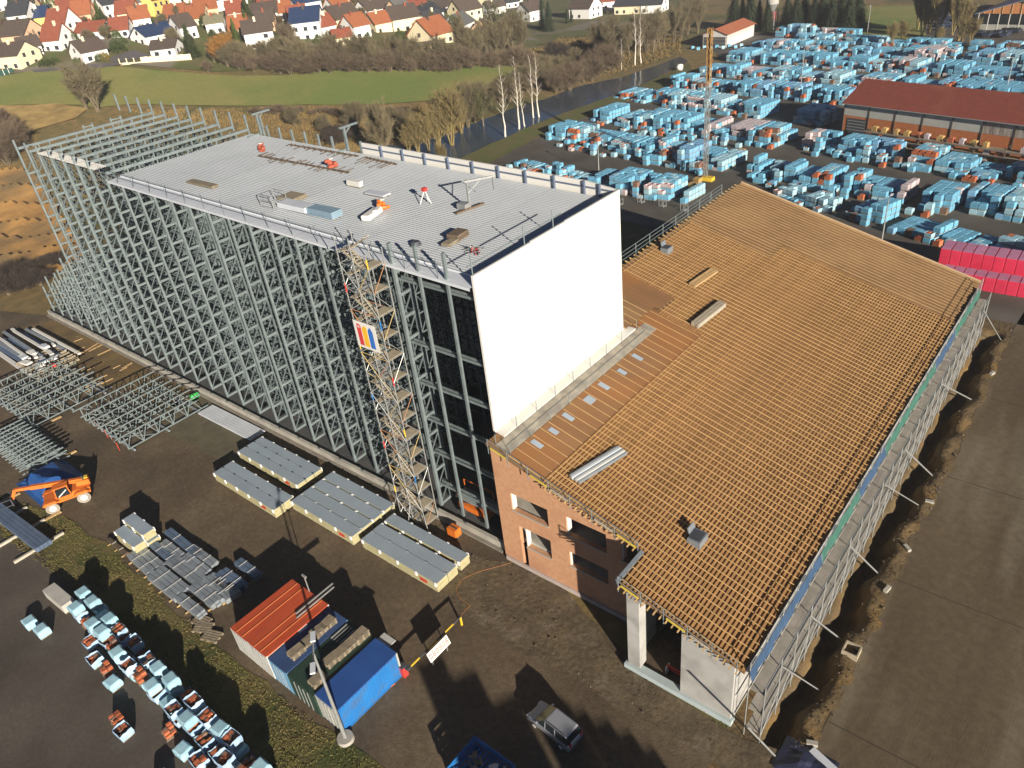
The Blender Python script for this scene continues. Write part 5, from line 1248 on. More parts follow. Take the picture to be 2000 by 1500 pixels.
for s in (-1, 1): MB().beam((-1.7, 1.65 * s, .5), (1.7, 1.65 * s, 6), .15).build('brace', m_tube, **L_); MB().beam((1.7, 1.65 * s, .5), (-1.7, 1.65 * s, 6), .15).build('brace', m_tube, **L_)
MB().tube((0, 0, 6.5), (0, 0, 9), .7, 14, 2.2).build('cone', m_tube, **L_); MB().tube((0, 0, 9), (0, 0, 15), 2.2, 18).build('tank', mat('silo_grey', (.38, .37, .34), (.32, .31, .285), .8, .6), smooth=False, **L_)
MB().box((1.0, 0, 4.6), (.9, 1.0, 3.4)).build('chute', m_red, **L_)
p = G(1377, 352); CM = thing('crane_mast', 'tall lattice mast, grey below and orange at the top', 'mast', (p.x, p.y, 0)); L_ = dict(parent=CM, local=True)
for z0, z1, m in ((.8, 17.5, m_tube), (17.5, 27, mat('mast_orange', (.38, .22, .07), (.32, .18, .06), 1, .7))):
    for x in (-.33, .33):
        for y in (-.33, .33): MB().box((x, y, (z0 + z1) / 2), (.1, .1, z1 - z0)).build('chord', m, **L_)
    n = int((z1 - z0) / 1.2)
    for k in range(n):
        a, b = z0 + (z1 - z0) * k / n, z0 + (z1 - z0) * (k + 1) / n; s = 1 if k % 2 else -1
        for y in (-.33, .33): MB().beam((-.33 * s, y, a), (.33 * s, y, b), .07).build('lacing', m, **L_)
        for x in (-.33, .33): MB().beam((x, -.33 * s, a), (x, .33 * s, b), .07).build('lacing', m, **L_)
MB().box((0, 0, 22.5), (.34, .34, 8.5)).build('mast_core', mat('mast_orange', (.55, .28, .06)), **L_)
MB().box((.6, 0, .4), (2.2, 1.4, .7)).build('base', m_yellow, **L_)
for i, ((px, py), h, lab) in enumerate((((1722, 470), 6.6, 'single lamp post in the pallet row behind the batten roof'), ((1563, 180), 10.6, 'thin lamp post left of the red roof'), ((1962, 190), 8.5, 'thin lamp post behind the red roof near the right edge'), ((1693, 70), 9.0, 'thin lamp post at the meadow edge'), ((1170, 345), 7.5, 'thin lamp post beside the rack roof corner'))):
    p = G(px, py); lamp_post((p.x, p.y, 0), h, lab, 1, i * 1.1, .09, False)
p = G(1327, 138); T = thing('white_tank', 'white round tank on the creek bank', 'tank', (p.x, p.y, 0)); MB().tube((-.9, 0, 1.0), (.9, 0, 1.0), .95, 14).build('shell', m_white, T, smooth=True, local=True)
for x in (-.5, .5): MB().box((x, 0, .15), (.2, 1.2, .3)).build('foot', m_conc, T, local=True)
# top-right hall and cars
p = GT(1905, 58); TR = thing('timber_gable_hall', 'hall with a glazed timber gable and red grey roof at the top right', 'hall', (p.x, p.y, 0), math.radians(-8)); L_ = dict(parent=TR, local=True)
MB().bb(0, 24, 0, .3, 0, 1.6).build('base_wall', m_wgrey, **L_); MB().bb(.2, 23.8, .3, 40, 0, 4.6).build('hall_body', m_dark, **L_)
for k in range(8): MB().bb(.3 + 2.95 * k, 3.05 + 2.95 * k, .05, .25, 1.7, 4.4).build('glass_pane', m_glass, **L_)
for k in range(9): MB().bb(.1 + 2.95 * k, .32 + 2.95 * k, -.05, .3, 0, 4.7).build('mullion', m_white, **L_)
MB().prism([(-.5, -.1, 4.7), (24.5, -.1, 4.7), (12, -.1, 8.2)], (0, .3, 0)).build('timber_gable', mat('gable_timber', (.55, .24, .09), (.48, .2, .075), 1, .8), **L_)
for k in range(9):
    x = 1.5 + 2.6 * k; MB().beam((x, -.16, 4.75), (x, -.16, 4.75 + 3.4 * (1 - abs(x - 12) / 12.5)), .14).build('gable_strut', m_cbatten, **L_)
for s, (a, b) in enumerate((((-.9, 4.5), (12, 8.3)), ((12, 8.3), (24.9, 4.5)))):
    for k in range(6):
        y0 = -.6 + 7 * k; mm = [mat('blue_grey_roof', (.26, .31, .37), (.22, .27, .32), 1, .6), m_red, m_dark][k % 3] if s == 0 else [m_zinc, mat('roof_grey', (.22, .215, .205), (.19, .185, .175), 1, .7)][k % 2]
        MB().prism([(a[0], y0, a[1]), (b[0], y0, b[1]), (b[0], y0, b[1] + .2), (a[0], y0, a[1] + .2)], (0, 6.9, 0)).build('roof_strip', mm, **L_)
car = thing('parked_car', 'x', 'car'); L_ = dict(parent=car, local=True)
mc = mat('car_dark', (.05, .065, .12), (.045, .06, .11), 1, .3, .3, vary=.5)
b = MB().prism([(-2.1, -.85, .3), (2.1, -.85, .3), (2.1, -.85, .75), (1.1, -.85, .9), (-2.0, -.85, .95)], (0, 1.7, 0)).build('body', mc, **L_)
MB().add([(x, y * (.8 if z < 1.1 else .65), z) for y in (-1, 1) for x, z in ((-1.8, .93), (-1.3, 1.42), (.3, 1.42), (1.0, .9))], [(3, 2, 1, 0), (4, 5, 6, 7), (0, 1, 5, 4), (1, 2, 6, 5), (2, 3, 7, 6)]).build('window_band', m_glass, **L_)
for x in (-1.3, 1.3):
    for y in (-.8, .8): MB().tube((x, y - .1, .32), (x, y + .1, .32), .32, 10).build('wheel', m_rubber, **L_)
cs = [(1838 + (i % 2) * 12, 8 + 6.5 * i, 0) for i in range(9)] + [(1912 + 17 * i, 70 + 3 * (i % 2), 1) for i in range(4)] + [(1962 + 12 * (i % 3), 42 + 12 * (i // 3), 1) for i in range(9)]
for i, (px, py, q) in enumerate(cs):
    c = car if i == 0 else copy_tree(car); p = GT(px, py); c.location = (p.x, p.y, TZ(p.x, p.y) + .32); c.rotation_euler = (0, 0, .2 if q == 0 else 1.4)
    n = i if i < 9 else (i - 9 if i < 13 else i - 13)
    c['label'] = f'{ORD[n]} dark parked car ' + ('from the top in the column between the poplars' if i < 9 else ('from the left below the glazed hall' if i < 13 else 'of the block at the top right edge')); c['group'] = 'parked cars at the top right'
    if i in (10, 12): c['label'] = c['label']
# ------------------------------------------------------------------ unseen building and silo, made up and shaped to cast the bottom-edge shadow
dS = Vector((TO_SUN.x, TO_SUN.y, 0)).normalized(); eS = Vector((-dS.y, dS.x, 0)); tanE = TO_SUN.z / math.hypot(TO_SUN.x, TO_SUN.y)
tips = [(812, 1296), (872, 1299), (938, 1327), (1004, 1352)]
tp = [G(*q) for q in tips]; a0 = tp[0].dot(dS) + 50
FB = thing('shadow_building', 'made-up stepped building out of view, added to cast a shadow', 'building', (dS * (a0 + 6) + eS * tp[1].dot(eS)))
def fblock(q0, q1, h, name='block', dep=12):
    b0, b1, b2, b3 = (dS * a0 + eS * q0, dS * a0 + eS * q1, dS * (a0 + dep) + eS * q1, dS * (a0 + dep) + eS * q0)
    MB().prism([b0, b1, b2, b3], (0, 0, h)).build(name, m_wgrey, FB)
qs = [t.dot(eS) for t in tp]; hs = [(a0 - t.dot(dS)) * tanE for t in tp]
fblock(qs[0], qs[1], hs[0]); fblock(qs[1] + .01, qs[2], (hs[1] + hs[2]) / 2); fblock(qs[2] + .01, qs[3], hs[3])
t1, t0, t2 = G(1050, 1303), G(1009, 1340), G(1095, 1350)
c = (t0.dot(eS) + t2.dot(eS)) / 2; rr = (t2.dot(eS) - t0.dot(eS)) / 2; hh = (a0 - t1.dot(dS)) * tanE
SI = thing('shadow_silo', 'made-up round silo out of view, added to cast a shadow', 'silo', dS * (a0 + rr) + eS * c)  # unseen silo added for the rounded part of the shadow
MB().tube((0, 0, 0), (0, 0, hh - rr * .55), rr, 20).build('shell', m_wgrey, SI, local=True); MB().tube((0, 0, hh - rr * .55), (0, 0, hh), rr, 20, rr * .3).build('dome', m_wgrey, SI, local=True)
sq = [(1096, 1352), (1112, 1376), (1150, 1398), (1195, 1416), (1240, 1440), (1290, 1480)]
for q0, q1 in zip(sq, sq[1:]):
    t0, t1 = G(*q0), G(*q1); fblock(t0.dot(eS) + .01, t1.dot(eS), (a0 - (t0.dot(dS) + t1.dot(dS)) / 2) * tanE)
# ------------------------------------------------------------------ houses of the village
R_BR = mat('roof_brown', (.085, .062, .05), (.07, .052, .043), 1, .85); R_RD = mat('roof_red', (.25, .072, .04), (.205, .06, .034), .8, .85); R_OR = mat('roof_orange', (.31, .105, .045), (.26, .088, .038), .8, .85)
R_BK = mat('roof_black', (.04, .042, .05), (.034, .036, .043), 1, .8); R_NV = mat('roof_solar', (.03, .05, .11), (.025, .042, .095), 1, .25); R_GR = mat('roof_slate', (.12, .125, .12), (.10, .105, .10), 1, .8); R_OL = mat('roof_olive', (.20, .185, .12), (.17, .155, .10), 1, .85)
H_WH = mat('render_white', (.80, .79, .76), (.76, .75, .72), .5, .85); H_CR = mat('render_cream', (.74, .66, .45), (.70, .62, .42), .5, .85); H_PE = mat('render_peach', (.68, .45, .29), (.63, .41, .26), .5, .85); H_YE = mat('render_yellow', (.72, .53, .16), (.67, .49, .14), .5, .85)
m_win = mat('window_dark', (.03, .035, .045), (.045, .05, .06), 1, .15); m_frame = mat('window_frame', (.62, .60, .56), (.58, .56, .52), 1, .6)
RN = {R_BR.name: 'brown', R_RD.name: 'red', R_OR.name: 'orange', R_BK.name: 'black', R_NV.name: 'blue solar', R_GR.name: 'slate grey', R_OL.name: 'olive'}
WN = {H_WH.name: 'white', H_CR.name: 'cream', H_PE.name: 'peach', H_YE.name: 'yellow'}
HOUSES = []
def house(A, B, D, h, rise, roof, wall, where, perp=False, chim=True):
    a, b = GT(*A), GT(*B); v = Vector((b.x - a.x, b.y - a.y, 0)); L = v.length; e = v / L; rz = math.atan2(e.y, e.x)
    z = min(TZ(a.x, a.y), TZ(b.x, b.y)) - .5
    if L < 6.0: L = 6.0
    if L > 17: L = 17
    T = thing('house', f'{WN[wall.name]} house with a {RN[roof.name]} roof {where}', 'house', (a.x, a.y, z), rz, 'houses of the village')
    K = dict(parent=T, local=True); h += .5
    if perp: W, LL = L, D
    else: W, LL = D, L
    m = MB()
    def P(u, w, zz): return (w, u, zz) if perp else (u, w, zz)
    # gable body: u along ridge 0..LL, w across 0..W
    pts = [P(0, 0, 0), P(0, W, 0), P(0, W, h), P(0, W / 2, h + rise), P(0, 0, h), P(LL, 0, 0), P(LL, W, 0), P(LL, W, h), P(LL, W / 2, h + rise), P(LL, 0, h)]
    fs = [(0, 1, 2, 3, 4), (9, 8, 7, 6, 5), (0, 4, 9, 5), (1, 6, 7, 2)]
    if not perp: pass
    m.add(pts, fs).build('wall', wall, **K)
    oh = .55; sl = rise / (W / 2); R = MB()
    for s in (0, 1):
        w0, w1 = (-oh, W / 2) if s == 0 else (W + oh, W / 2); z0, z1 = h - oh * sl + .06, h + rise + .06
        R.add([P(-.5, w0, z0), P(LL + .5, w0, z0), P(LL + .5, w1, z1), P(-.5, w1, z1), P(-.5, w0, z0 + .22), P(LL + .5, w0, z0 + .22), P(LL + .5, w1, z1 + .22), P(-.5, w1, z1 + .22)], [(0, 1, 2, 3), (7, 6, 5, 4), (0, 4, 5, 1), (1, 5, 6, 2), (3, 2, 6, 7), (0, 3, 7, 4)])
    r = R.build('roof', roof, **K)
    if chim:
        u = LL * ru(.3, .7); q = P(u, W * .42, h + rise); MB().box((q[0], q[1], h + rise * .9 + .5), (.7, .7, 1.6)).build('chimney', random.choice((R_BR, H_CR, R_RD)), r, local=True)
    if roof is R_NV:
        for k in range(int(LL / 1.6)):
            u = .8 + 1.6 * k; w_ = W * .25; q = P(u, w_, h + rise * .5 + .33); 
    ft = 2 if h > 5.5 else 1
    for fl in range(ft):
        zz = 1.9 + 2.7 * fl
        n = max(2, int(LL / 3.2))
        for k in range(n):
            if random.random() < .15: continue
            u = LL * (k + .5) / n + ru(-.2, .2); w = ru(.9, 1.5)
            c0 = P(u, -.04, zz); sz = (w, .1, 1.25) if not perp else (.1, w, 1.25); f = MB().box(c0, sz).build('window', m_win, **K)
            q = P(u, -.07, zz - .7); MB().box(q, (w + .2, .16, .08) if not perp else (.16, w + .2, .08)).build('window_sill', m_frame, f, local=True)
    for g in (0, LL):
        for fl in range(ft + 1):
            zz = 1.9 + 2.7 * fl
            if zz > h + rise * .55: continue
            for w_ in ((W * .3, W * .68) if zz < h else (W * .5,)):
                c0 = P(g + (-.04 if g == 0 else .04), w_, zz); f = MB().box(c0, (.1, 1.1, 1.25) if not perp else (1.1, .1, 1.25)).build('window', m_win, **K)
    HOUSES.append(T); return T
HS = [((167, 126), (214, 110), 9, 3.6, 3.2, R_BR, H_WH, 'on the field road, with wide eaves'), ((-14, 134), (44, 137), 10, 4.6, 3.2, R_BR, H_CR, 'at the left edge above the green fence'), ((50, 116), (78, 109), 7, 3.6, 2.8, R_BR, H_WH, 'behind the cream house at the left edge'),
      ((10, 95), (58, 97), 10, 5, 4, R_BR, H_PE, 'left of the two red roofs'), ((88, 101), (122, 101), 9, 4, 4.4, R_RD, H_WH, 'the front one of two alike in line'), ((98, 76), (136, 77), 9, 5, 4.6, R_RD, H_WH, 'the rear one of two, with a dormer'), ((26, 67), (64, 65), 11, 6.4, 4, R_BK, H_WH, 'with a tall gable near the left edge'),
      ((66, 58), (94, 55), 8, 4, 3, R_NV, H_YE, 'behind the tall white gable'), ((124, 49), (160, 43), 11, 4.6, 3.6, R_RD, H_WH, 'with a long roof left of the black one'), ((150, 52), (176, 49), 8, 4, 4, R_OR, H_PE, 'with a steep gable below the long red roof'), ((152, 79), (204, 77), 9, 3, 2.6, R_RD, H_WH, 'low, behind the field road house'),
      ((220, 76), (250, 74), 8, 3, 3.4, R_RD, H_WH, 'with a small gable right of the low red one'), ((211, 41), (238, 33), 10, 5.4, 3.6, R_BK, H_WH, 'in the second street'), ((36, 29), (66, 27), 7, 3, 3.4, R_RD, H_CR, 'small, near the top left corner'), ((40, 15), (76, 11), 9, 5, 4, R_BR, H_WH, 'at the top left, with a cream gable'), ((-6, 27), (20, 17), 8, 5, 4, R_RD, H_WH, 'cut by the top left corner'),
      ((276, 33), (304, 27), 10, 5, 3.6, R_GR, H_WH, 'next to the tall yellow gable'), ((232, 47), (268, 46), 8, 4, 3.6, R_RD, H_CR, 'below the slate grey one'), ((306, 34), (336, 20), 10, 6, 4.4, R_RD, H_YE, 'with the tall pale gable amid the village'), ((322, 48), (362, 49), 12, 3, 3.8, R_OR, H_WH, 'with a big low roof left of the spruce'), ((364, 50), (402, 51), 12, 3, 3.8, R_OR, H_CR, 'joined to the big low orange roof'),
      ((290, 90), (352, 71), 9, 3, 2.8, R_NV, H_WH, 'long and low, full of panels'), ((296, 110), (345, 110), 9, 2.8, 2.2, R_BR, H_WH, 'behind the pale garden wall'), ((406, 67), (441, 66), 7, 4, 2, R_OL, H_WH, 'cube-like beside the light green conifer'), ((428, 24), (456, 19), 9, 4.4, 3.4, R_NV, H_WH, 'above the light green conifers'), ((388, 39), (430, 37), 10, 4, 3.2, R_OR, H_PE, 'right of the big low orange roof'),
      ((376, 12), (412, 8), 9, 5, 3.6, R_GR, H_WH, 'at the top edge in the middle'), ((484, 99), (540, 93), 9, 5.6, 3.4, R_BR, H_WH, 'right above the bare hedge'), ((573, 77), (630, 78), 11, 6.4, 4, R_NV, H_WH, 'the largest one facing the field'), ((498, 50), (546, 46), 11, 4, 3.2, R_BR, H_WH, 'with roof windows behind the hedge house'), ((583, 32), (632, 27), 11, 5, 3.6, R_NV, H_WH, 'behind the largest one'),
      ((656, 92), (684, 92), 6, 3.6, 2.2, R_RD, H_CR, 'tiny, at the hedge right of the largest one'), ((508, 24), (562, 20), 10, 4, 3.6, R_RD, H_WH, 'at the top, above the brown roof windows'), ((660, 57), (708, 53), 10, 4.4, 4, R_BR, H_CR, 'above the tiny red-roofed one'), ((770, 63), (824, 58), 11, 5, 4, R_BR, H_CR, 'behind the orange gable by the hedge'), ((722, 35), (770, 32), 10, 4, 3.6, R_BR, H_WH, 'in the third row above the hedge'),
      ((846, 92), (888, 82), 12, 4, 5, R_OR, H_CR, 'with a steep gable standing in the hedge'), ((794, 110), (846, 106), 5, 3, .8, R_BR, H_CR, 'a low extension in the hedge'), ((736, 65), (768, 63), 8, 4, 3.4, R_OR, H_CR, 'small, half hidden by bare trees'), ((788, 15), (842, 12), 10, 5, 3.6, R_RD, H_WH, 'at the top right of the village'), ((903, 42), (944, 42), 10, 6, 4.4, R_BR, H_CR, 'tall, beside the ivy trees'),
      ((1036, 44), (1064, 38), 11, 5, 3.6, R_BR, H_WH, 'left of the big spruce'), ((1112, 38), (1152, 38), 10, 5, 4.4, R_BR, H_WH, 'with dormers right of the big spruce'), ((1200, 30), (1250, 28), 12, 4, 4.4, R_BK, H_CR, 'dark, among the bare trees'), ((1252, 28), (1292, 26), 11, 4, 4, R_BK, H_WH, 'with a white porch among the bare trees'), ((1176, 20), (1206, 17), 8, 4, 3.4, R_RD, H_WH, 'between the dormer house and the dark roofs'), ((862, 22), (898, 20), 9, 4.4, 3.6, R_BR, H_WH, 'at the top, left of the ivy trees')]
for x in HS: house(*x)
BACK = ['first', 'second', 'third', 'fourth', 'fifth', 'sixth', 'seventh', 'eighth', 'ninth', 'tenth', 'eleventh', 'twelfth', 'thirteenth', 'fourteenth', 'fifteenth', 'sixteenth', 'seventeenth', 'eighteenth', 'nineteenth', 'twentieth']
k = 0
for px in range(90, 1000, 52):
    y = 9 if k % 2 else 3
    if k < 20: house((px, y), (px + ru(24, 38), y - ru(0, 5)), ru(8, 11), ru(3.5, 5.5), ru(3, 4), random.choice((R_BR, R_RD, R_OR, R_BK, R_GR)), random.choice((H_WH, H_WH, H_CR)), f'{BACK[k]} from the left along the top edge')
    k += 1
FILL = [(h.location.x, h.location.y) for h in HOUSES]; PXS = [(x[0][0], x[0][1]) for x in HS]
RWN = ['first', 'second', 'third', 'fourth', 'fifth']; cnt = {}
for r_, yy in enumerate((16, 30, 44, 60, 78)):
    for px in range(30, 1010, 30):
        y = yy + ru(-4, 4); x = px + ru(-6, 6)
        if any(abs(x + 14 - (a + 20)) < 40 and abs(y - b) < 13 for a, b in PXS): continue
        if yy > 60 and not (240 < x < 700): continue
        PXS.append((x, y)); cnt[r_] = cnt.get(r_, 0) + 1; n = cnt[r_]
        if n > 20: continue
        house((x, y), (x + ru(22, 34), y - ru(0, 6)), ru(7, 10), ru(3, 5), ru(2.8, 4), random.choice((R_BR, R_RD, R_OR, R_OR, R_RD, R_BK, R_GR)), random.choice((H_WH, H_WH, H_CR, H_PE)), f'{BACK[n - 1]} from the left in the {RWN[r_]} back street')
# garden wall, green fence, road
a, b = GT(235, 127), GT(375, 118); v = b - a
GW = thing('garden_wall', 'long pale garden wall facing the wheat field', 'wall', (a.x, a.y, TZ(a.x, a.y)), math.atan2(v.y, v.x)); Lw = v.length; dzw = TZ(b.x, b.y) - TZ(a.x, a.y)
for k in range(10):
    x0 = Lw * k / 10; hgt = .5 if k < 3 else 1.9; MB().bb(x0, x0 + Lw / 10 - .03, -.12, .12, dzw * k / 10 - .5, dzw * k / 10 + hgt).build('wall_bay', H_CR, GW, local=True)
    if k < 4: MB().bb(x0, x0 + .25, -.16, .16, dzw * k / 10 - .5, dzw * k / 10 + 1.9).build('pillar', H_CR, GW, local=True)
a, b = GT(-30, 158), GT(28, 142); v = b - a
GF = thing('green_fence', 'dark green screen fence at the left edge', 'fence', (a.x, a.y, TZ(a.x, a.y)), math.atan2(v.y, v.x))
for k in range(6): MB().bb(v.length * k / 6, v.length * (k + 1) / 6 - .04, -.03, .03, -.3 + v.z * k / 6, 1.7 + v.z * k / 6).build('screen', mat('dark_green_screen', (.015, .06, .045), (.012, .05, .038), 1, .8), GF, local=True); MB().bb(v.length * k / 6, v.length * k / 6 + .12, -.1, .1, -.3 + v.z * k / 6, 1.95 + v.z * k / 6).build('post', H_WH, GF, local=True)
drape('field_road', pix((62, 140), (150, 131), (190, 127), (236, 124), (240, 128), (195, 136), (150, 137), (70, 144)), mat('road_asphalt', (.11, .10, .105), (.09, .083, .088), .5, .85), .42, 4, .1)
drape('village_street', pix((205, 118), (262, 100), (300, 112), (262, 118), (225, 124)), mat('road_asphalt', (.11, .10, .105)), .40, 4, .1)

# ------------------------------------------------------------------ trees and shrubs
def rv(): return Vector((ru(-1, 1), ru(-1, 1), ru(-1, 1)))
def twig_tree(seed, H, spread, upright, ntrunk, nl, levels, tw, twl, trunk_r, base_branch=.2):
    """trunk-and-limb mesh and twig mesh of a leafless tree"""
    st = random.getstate(); random.seed(seed); T, C = MB(), MB()
    tips = []
    def limb(p, d, l, r, lev):
        n = 3; q = p
        for k in range(n):
            d2 = (d + rv() * .16 + Vector((0, 0, .10 * upright))).normalized(); q2 = q + d2 * (l / n); r2 = r * (1 - .28 * (k + 1) / n)
            T.tube(q, q2, r * (1 - .28 * k / n), 5 if lev > 1 else 6, r2); 
            if lev < levels and k >= (1 if lev == 0 else 0):
                for _ in range(nl if lev else nl + 1):
                    dd = (d2 + rv() * spread + Vector((0, 0, .22 * upright))).normalized(); limb(q + (q2 - q) * rnd(), dd, l * ru(.5, .72), r2 * .55, lev + 1)
            else: tips.append((q2, d2, l))
            q, d = q2, d2
        tips.append((q, d, l))
    for k in range(ntrunk):
        t = 6.28 * k / ntrunk; off = Vector((math.cos(t), math.sin(t), 0)) * (.0 if ntrunk == 1 else .5 * spread)
        limb(off * .8, (Vector((0, 0, 1)) + off * .35 + rv() * .06).normalized(), H * ru(.5, .62), trunk_r * (1 if ntrunk == 1 else .7), 0)
    for (p, d, l) in tips:
        for _ in range(tw):
            dd = (d * .8 + rv() * .8 + Vector((0, 0, .25 * upright))).normalized(); s = dd.cross(rv()).normalized() * ru(.018, .04); e = p + dd * twl * ru(.5, 1.2); b = p + rv() * .25
            C.add([b - s, b + s, e], [(0, 1, 2)])
    random.setstate(st); return T, C
m_bark = mat('bark', (.17, .135, .085), (.12, .095, .06), 2, .9); m_birch = mat('birch_bark', (.62, .58, .50), (.45, .42, .36), 1.5, .8, lo=.4, hi=.75); m_ybark = mat('willow_bark', (.26, .20, .075), (.20, .15, .055), 2, .9)
m_tw = mat('twigs_olive', (.165, .135, .075), (.115, .096, .055), .6, .95, vary=.2); m_twr = mat('twigs_red', (.155, .112, .072), (.11, .082, .055), .6, .95, vary=.2); m_twy = mat('twigs_yellow', (.20, .155, .065), (.145, .115, .05), .6, .95, vary=.15); m_tworg = mat('leaves_orange', (.34, .16, .035), (.24, .12, .03), .6, .95); m_twb = mat('twigs_birch', (.19, .14, .11), (.14, .10, .08), .6, .95, vary=.15); m_twdk = mat('twigs_dark', (.06, .045, .035), (.045, .034, .028), .6, .95)
def protos(kind, n, f): return [f(k) for k in range(n)]
PT = {}
def mk(kind, tb, cb, arg, n=2):
    PT[kind] = []
    for k in range(n):
        T, C = twig_tree(100 + 7 * k + len(kind) * 13, **arg); PT[kind].append((T.mesh(kind + '_trunk', tb), C.mesh(kind + '_crown', cb)))
mk('bare_tree', m_bark, m_tw, dict(H=10, spread=.75, upright=.6, ntrunk=1, nl=2, levels=3, tw=6, twl=1.3, trunk_r=.26), 3)
mk('multistem_tree', m_bark, m_tw, dict(H=10, spread=.55, upright=.9, ntrunk=6, nl=2, levels=2, tw=11, twl=1.7, trunk_r=.2), 2)
mk('willow', m_ybark, m_twy, dict(H=10, spread=.6, upright=.8, ntrunk=5, nl=2, levels=2, tw=6, twl=1.6, trunk_r=.2), 2)
mk('shrub', m_bark, m_twr, dict(H=10, spread=.9, upright=.5, ntrunk=7, nl=2, levels=2, tw=10, twl=2.4, trunk_r=.2), 3)
mk('olive_shrub', m_bark, m_tw, dict(H=10, spread=.8, upright=.7, ntrunk=7, nl=2, levels=2, tw=14, twl=2.4, trunk_r=.2), 2)
mk('dark_shrub', m_bark, m_twdk, dict(H=10, spread=.9, upright=.4, ntrunk=7, nl=2, levels=2, tw=14, twl=2.6, trunk_r=.2), 1)
mk('orange_tree', m_bark, m_tworg, dict(H=10, spread=.7, upright=.6, ntrunk=4, nl=2, levels=2, tw=18, twl=1.4, trunk_r=.25), 1)
mk('poplar', m_ybark, m_twy, dict(H=10, spread=.25, upright=1.6, ntrunk=3, nl=3, levels=2, tw=8, twl=1.2, trunk_r=.2), 1)
def birch_proto(seed):
    st = random.getstate(); random.seed(seed); T, C = MB(), MB(); p = Vector((0, 0, 0)); r = .16; n = 12
    for k in range(n):
        q = p + Vector((ru(-.12, .12), ru(-.12, .12), 10 / n)); r2 = r * .84; T.tube(p, q, r, 7, r2)
        if k > 3:
            for _ in range(4):
                t = ru(0, 6.28); l = ru(1.0, 2.6) * (1.15 - k / n); d = Vector((math.cos(t) * .7, math.sin(t) * .7, .9)).normalized(); m = p + d * l; T.tube(p, m, r * .35, 4, r * .15)
                for _ in range(9):
                    b = p + d * l * ru(.3, 1); dd = (d + rv() * .8).normalized(); s = dd.cross(rv()).normalized() * .014; C.add([b - s, b + s, b + dd * ru(.4, .9)], [(0, 1, 2)])
        p, r = q, r2
    random.setstate(st); return T, C
PT['birch'] = []
for k in range(3): T, C = birch_proto(50 + k); PT['birch'].append((T.mesh('birch_trunk', m_birch), C.mesh('birch_crown', m_twb)))
def conifer(seed, wide, droop, cm, tm, layers=22):
    st = random.getstate(); random.seed(seed); T, C = MB(), MB(); T.tube((0, 0, 0), (0, 0, 9.9), .2, 6, .03)
    for k in range(layers):
        z = .7 + 9.1 * k / layers; R = wide * (1 - k / layers) ** .8 + .12; nb = int(9 + 10 * (1 - k / layers))
        for j in range(nb):
            t = 6.28 * (j + rnd()) / nb; l = R * ru(.7, 1.15); d = Vector((math.cos(t), math.sin(t), -droop)); 
            for s in range(7):
                f = (s + .6) / 7; c = Vector((0, 0, z)) + d * l * f; sd = Vector((-math.sin(t), math.cos(t), 0)); w = .42 * (1 - f * .5) * min(1, R)
                a = c + rv() * .08; C.add([a - sd * w + Vector((0, 0, -.12)), a + sd * w + Vector((0, 0, -.12)), a + d * l * .26 + Vector((0, 0, ru(-.1, .15)))], [(0, 1, 2)])
                C.add([a + Vector((0, 0, .1)), a + sd * w * .4 + d * .2 + Vector((0, 0, -.3)), a - sd * w * .3 + d * .15 + Vector((0, 0, -.25))], [(0, 1, 2)])
    random.setstate(st); return T.mesh('conifer_trunk', m_bark), C.mesh('conifer_crown', cm)
m_con = mat('spruce_needles', (.022, .038, .016), (.034, .05, .02), 1.2, .9, vary=.2); m_conl = mat('thuja_green', (.085, .12, .022), (.06, .09, .018), 1.2, .9, vary=.15); m_conm = mat('pine_green', (.05, .07, .022), (.035, .052, .017), 1.2, .9)
PT['spruce'] = [conifer(1, 2.2, .35, m_con, m_bark), conifer(2, 2.6, .3, m_con, m_bark)]; PT['light_conifer'] = [conifer(3, 1.7, .15, m_conl, m_bark)]; PT['pine'] = [conifer(4, 2.5, .2, m_conm, m_bark)]; PT['thuja'] = [conifer(5, 1.1, -.2, m_con, m_bark)]
def leafy(seed, m, n=900):
    st = random.getstate(); random.seed(seed); T, C = MB(), MB(); T.tube((0, 0, 0), (0, 0, 6), .3, 6, .1)
    cl = [Vector((ru(-2.6, 2.6), ru(-2.6, 2.6), ru(2.5, 9))) for _ in range(22)]
    for c in cl:
        T.tube((0, 0, c.z * .5), c, .08, 4, .03)
        for _ in range(n // 12):
            d = rv().normalized() * ru(.3, 1.5); p = c + d; s = rv().normalized() * .2; u = rv().normalized() * .2; C.add([p - s, p + s, p + u], [(0, 1, 2)])
    random.setstate(st); return T.mesh('ivy_trunk', m_bark), C.mesh('ivy_crown', m)
PT['ivy_tree'] = [leafy(9, mat('ivy_leaves', (.055, .065, .018), (.08, .075, .025), 1, .9)), leafy(10, mat('ivy_leaves', (.055, .065, .018)))]
def bush(seed, m):
    st = random.getstate(); random.seed(seed); C = MB(); T = MB(); T.tube((0, 0, 0), (0, 0, 3), .3, 5, .2)
    for _ in range(1500):
        d = rv(); d.z = abs(d.z); d = d.normalized() * ru(.75, 1.05); p = Vector((d.x * 4.5, d.y * 4.5, d.z * 8.5 + .6)); s = rv().normalized() * .38; u = rv().normalized() * .38; C.add([p - s, p + s, p + u], [(0, 1, 2)])
    random.setstate(st); return T.mesh('bush_trunk', m_bark), C.mesh('bush_crown', m)
PT['evergreen_bush'] = [bush(21, mat('bush_green', (.045, .075, .018), (.07, .09, .022), 1, .9, vary=.3))]; PT['golden_bush'] = [bush(22, mat('bush_gold', (.24, .19, .03), (.19, .14, .025), 1, .9))]
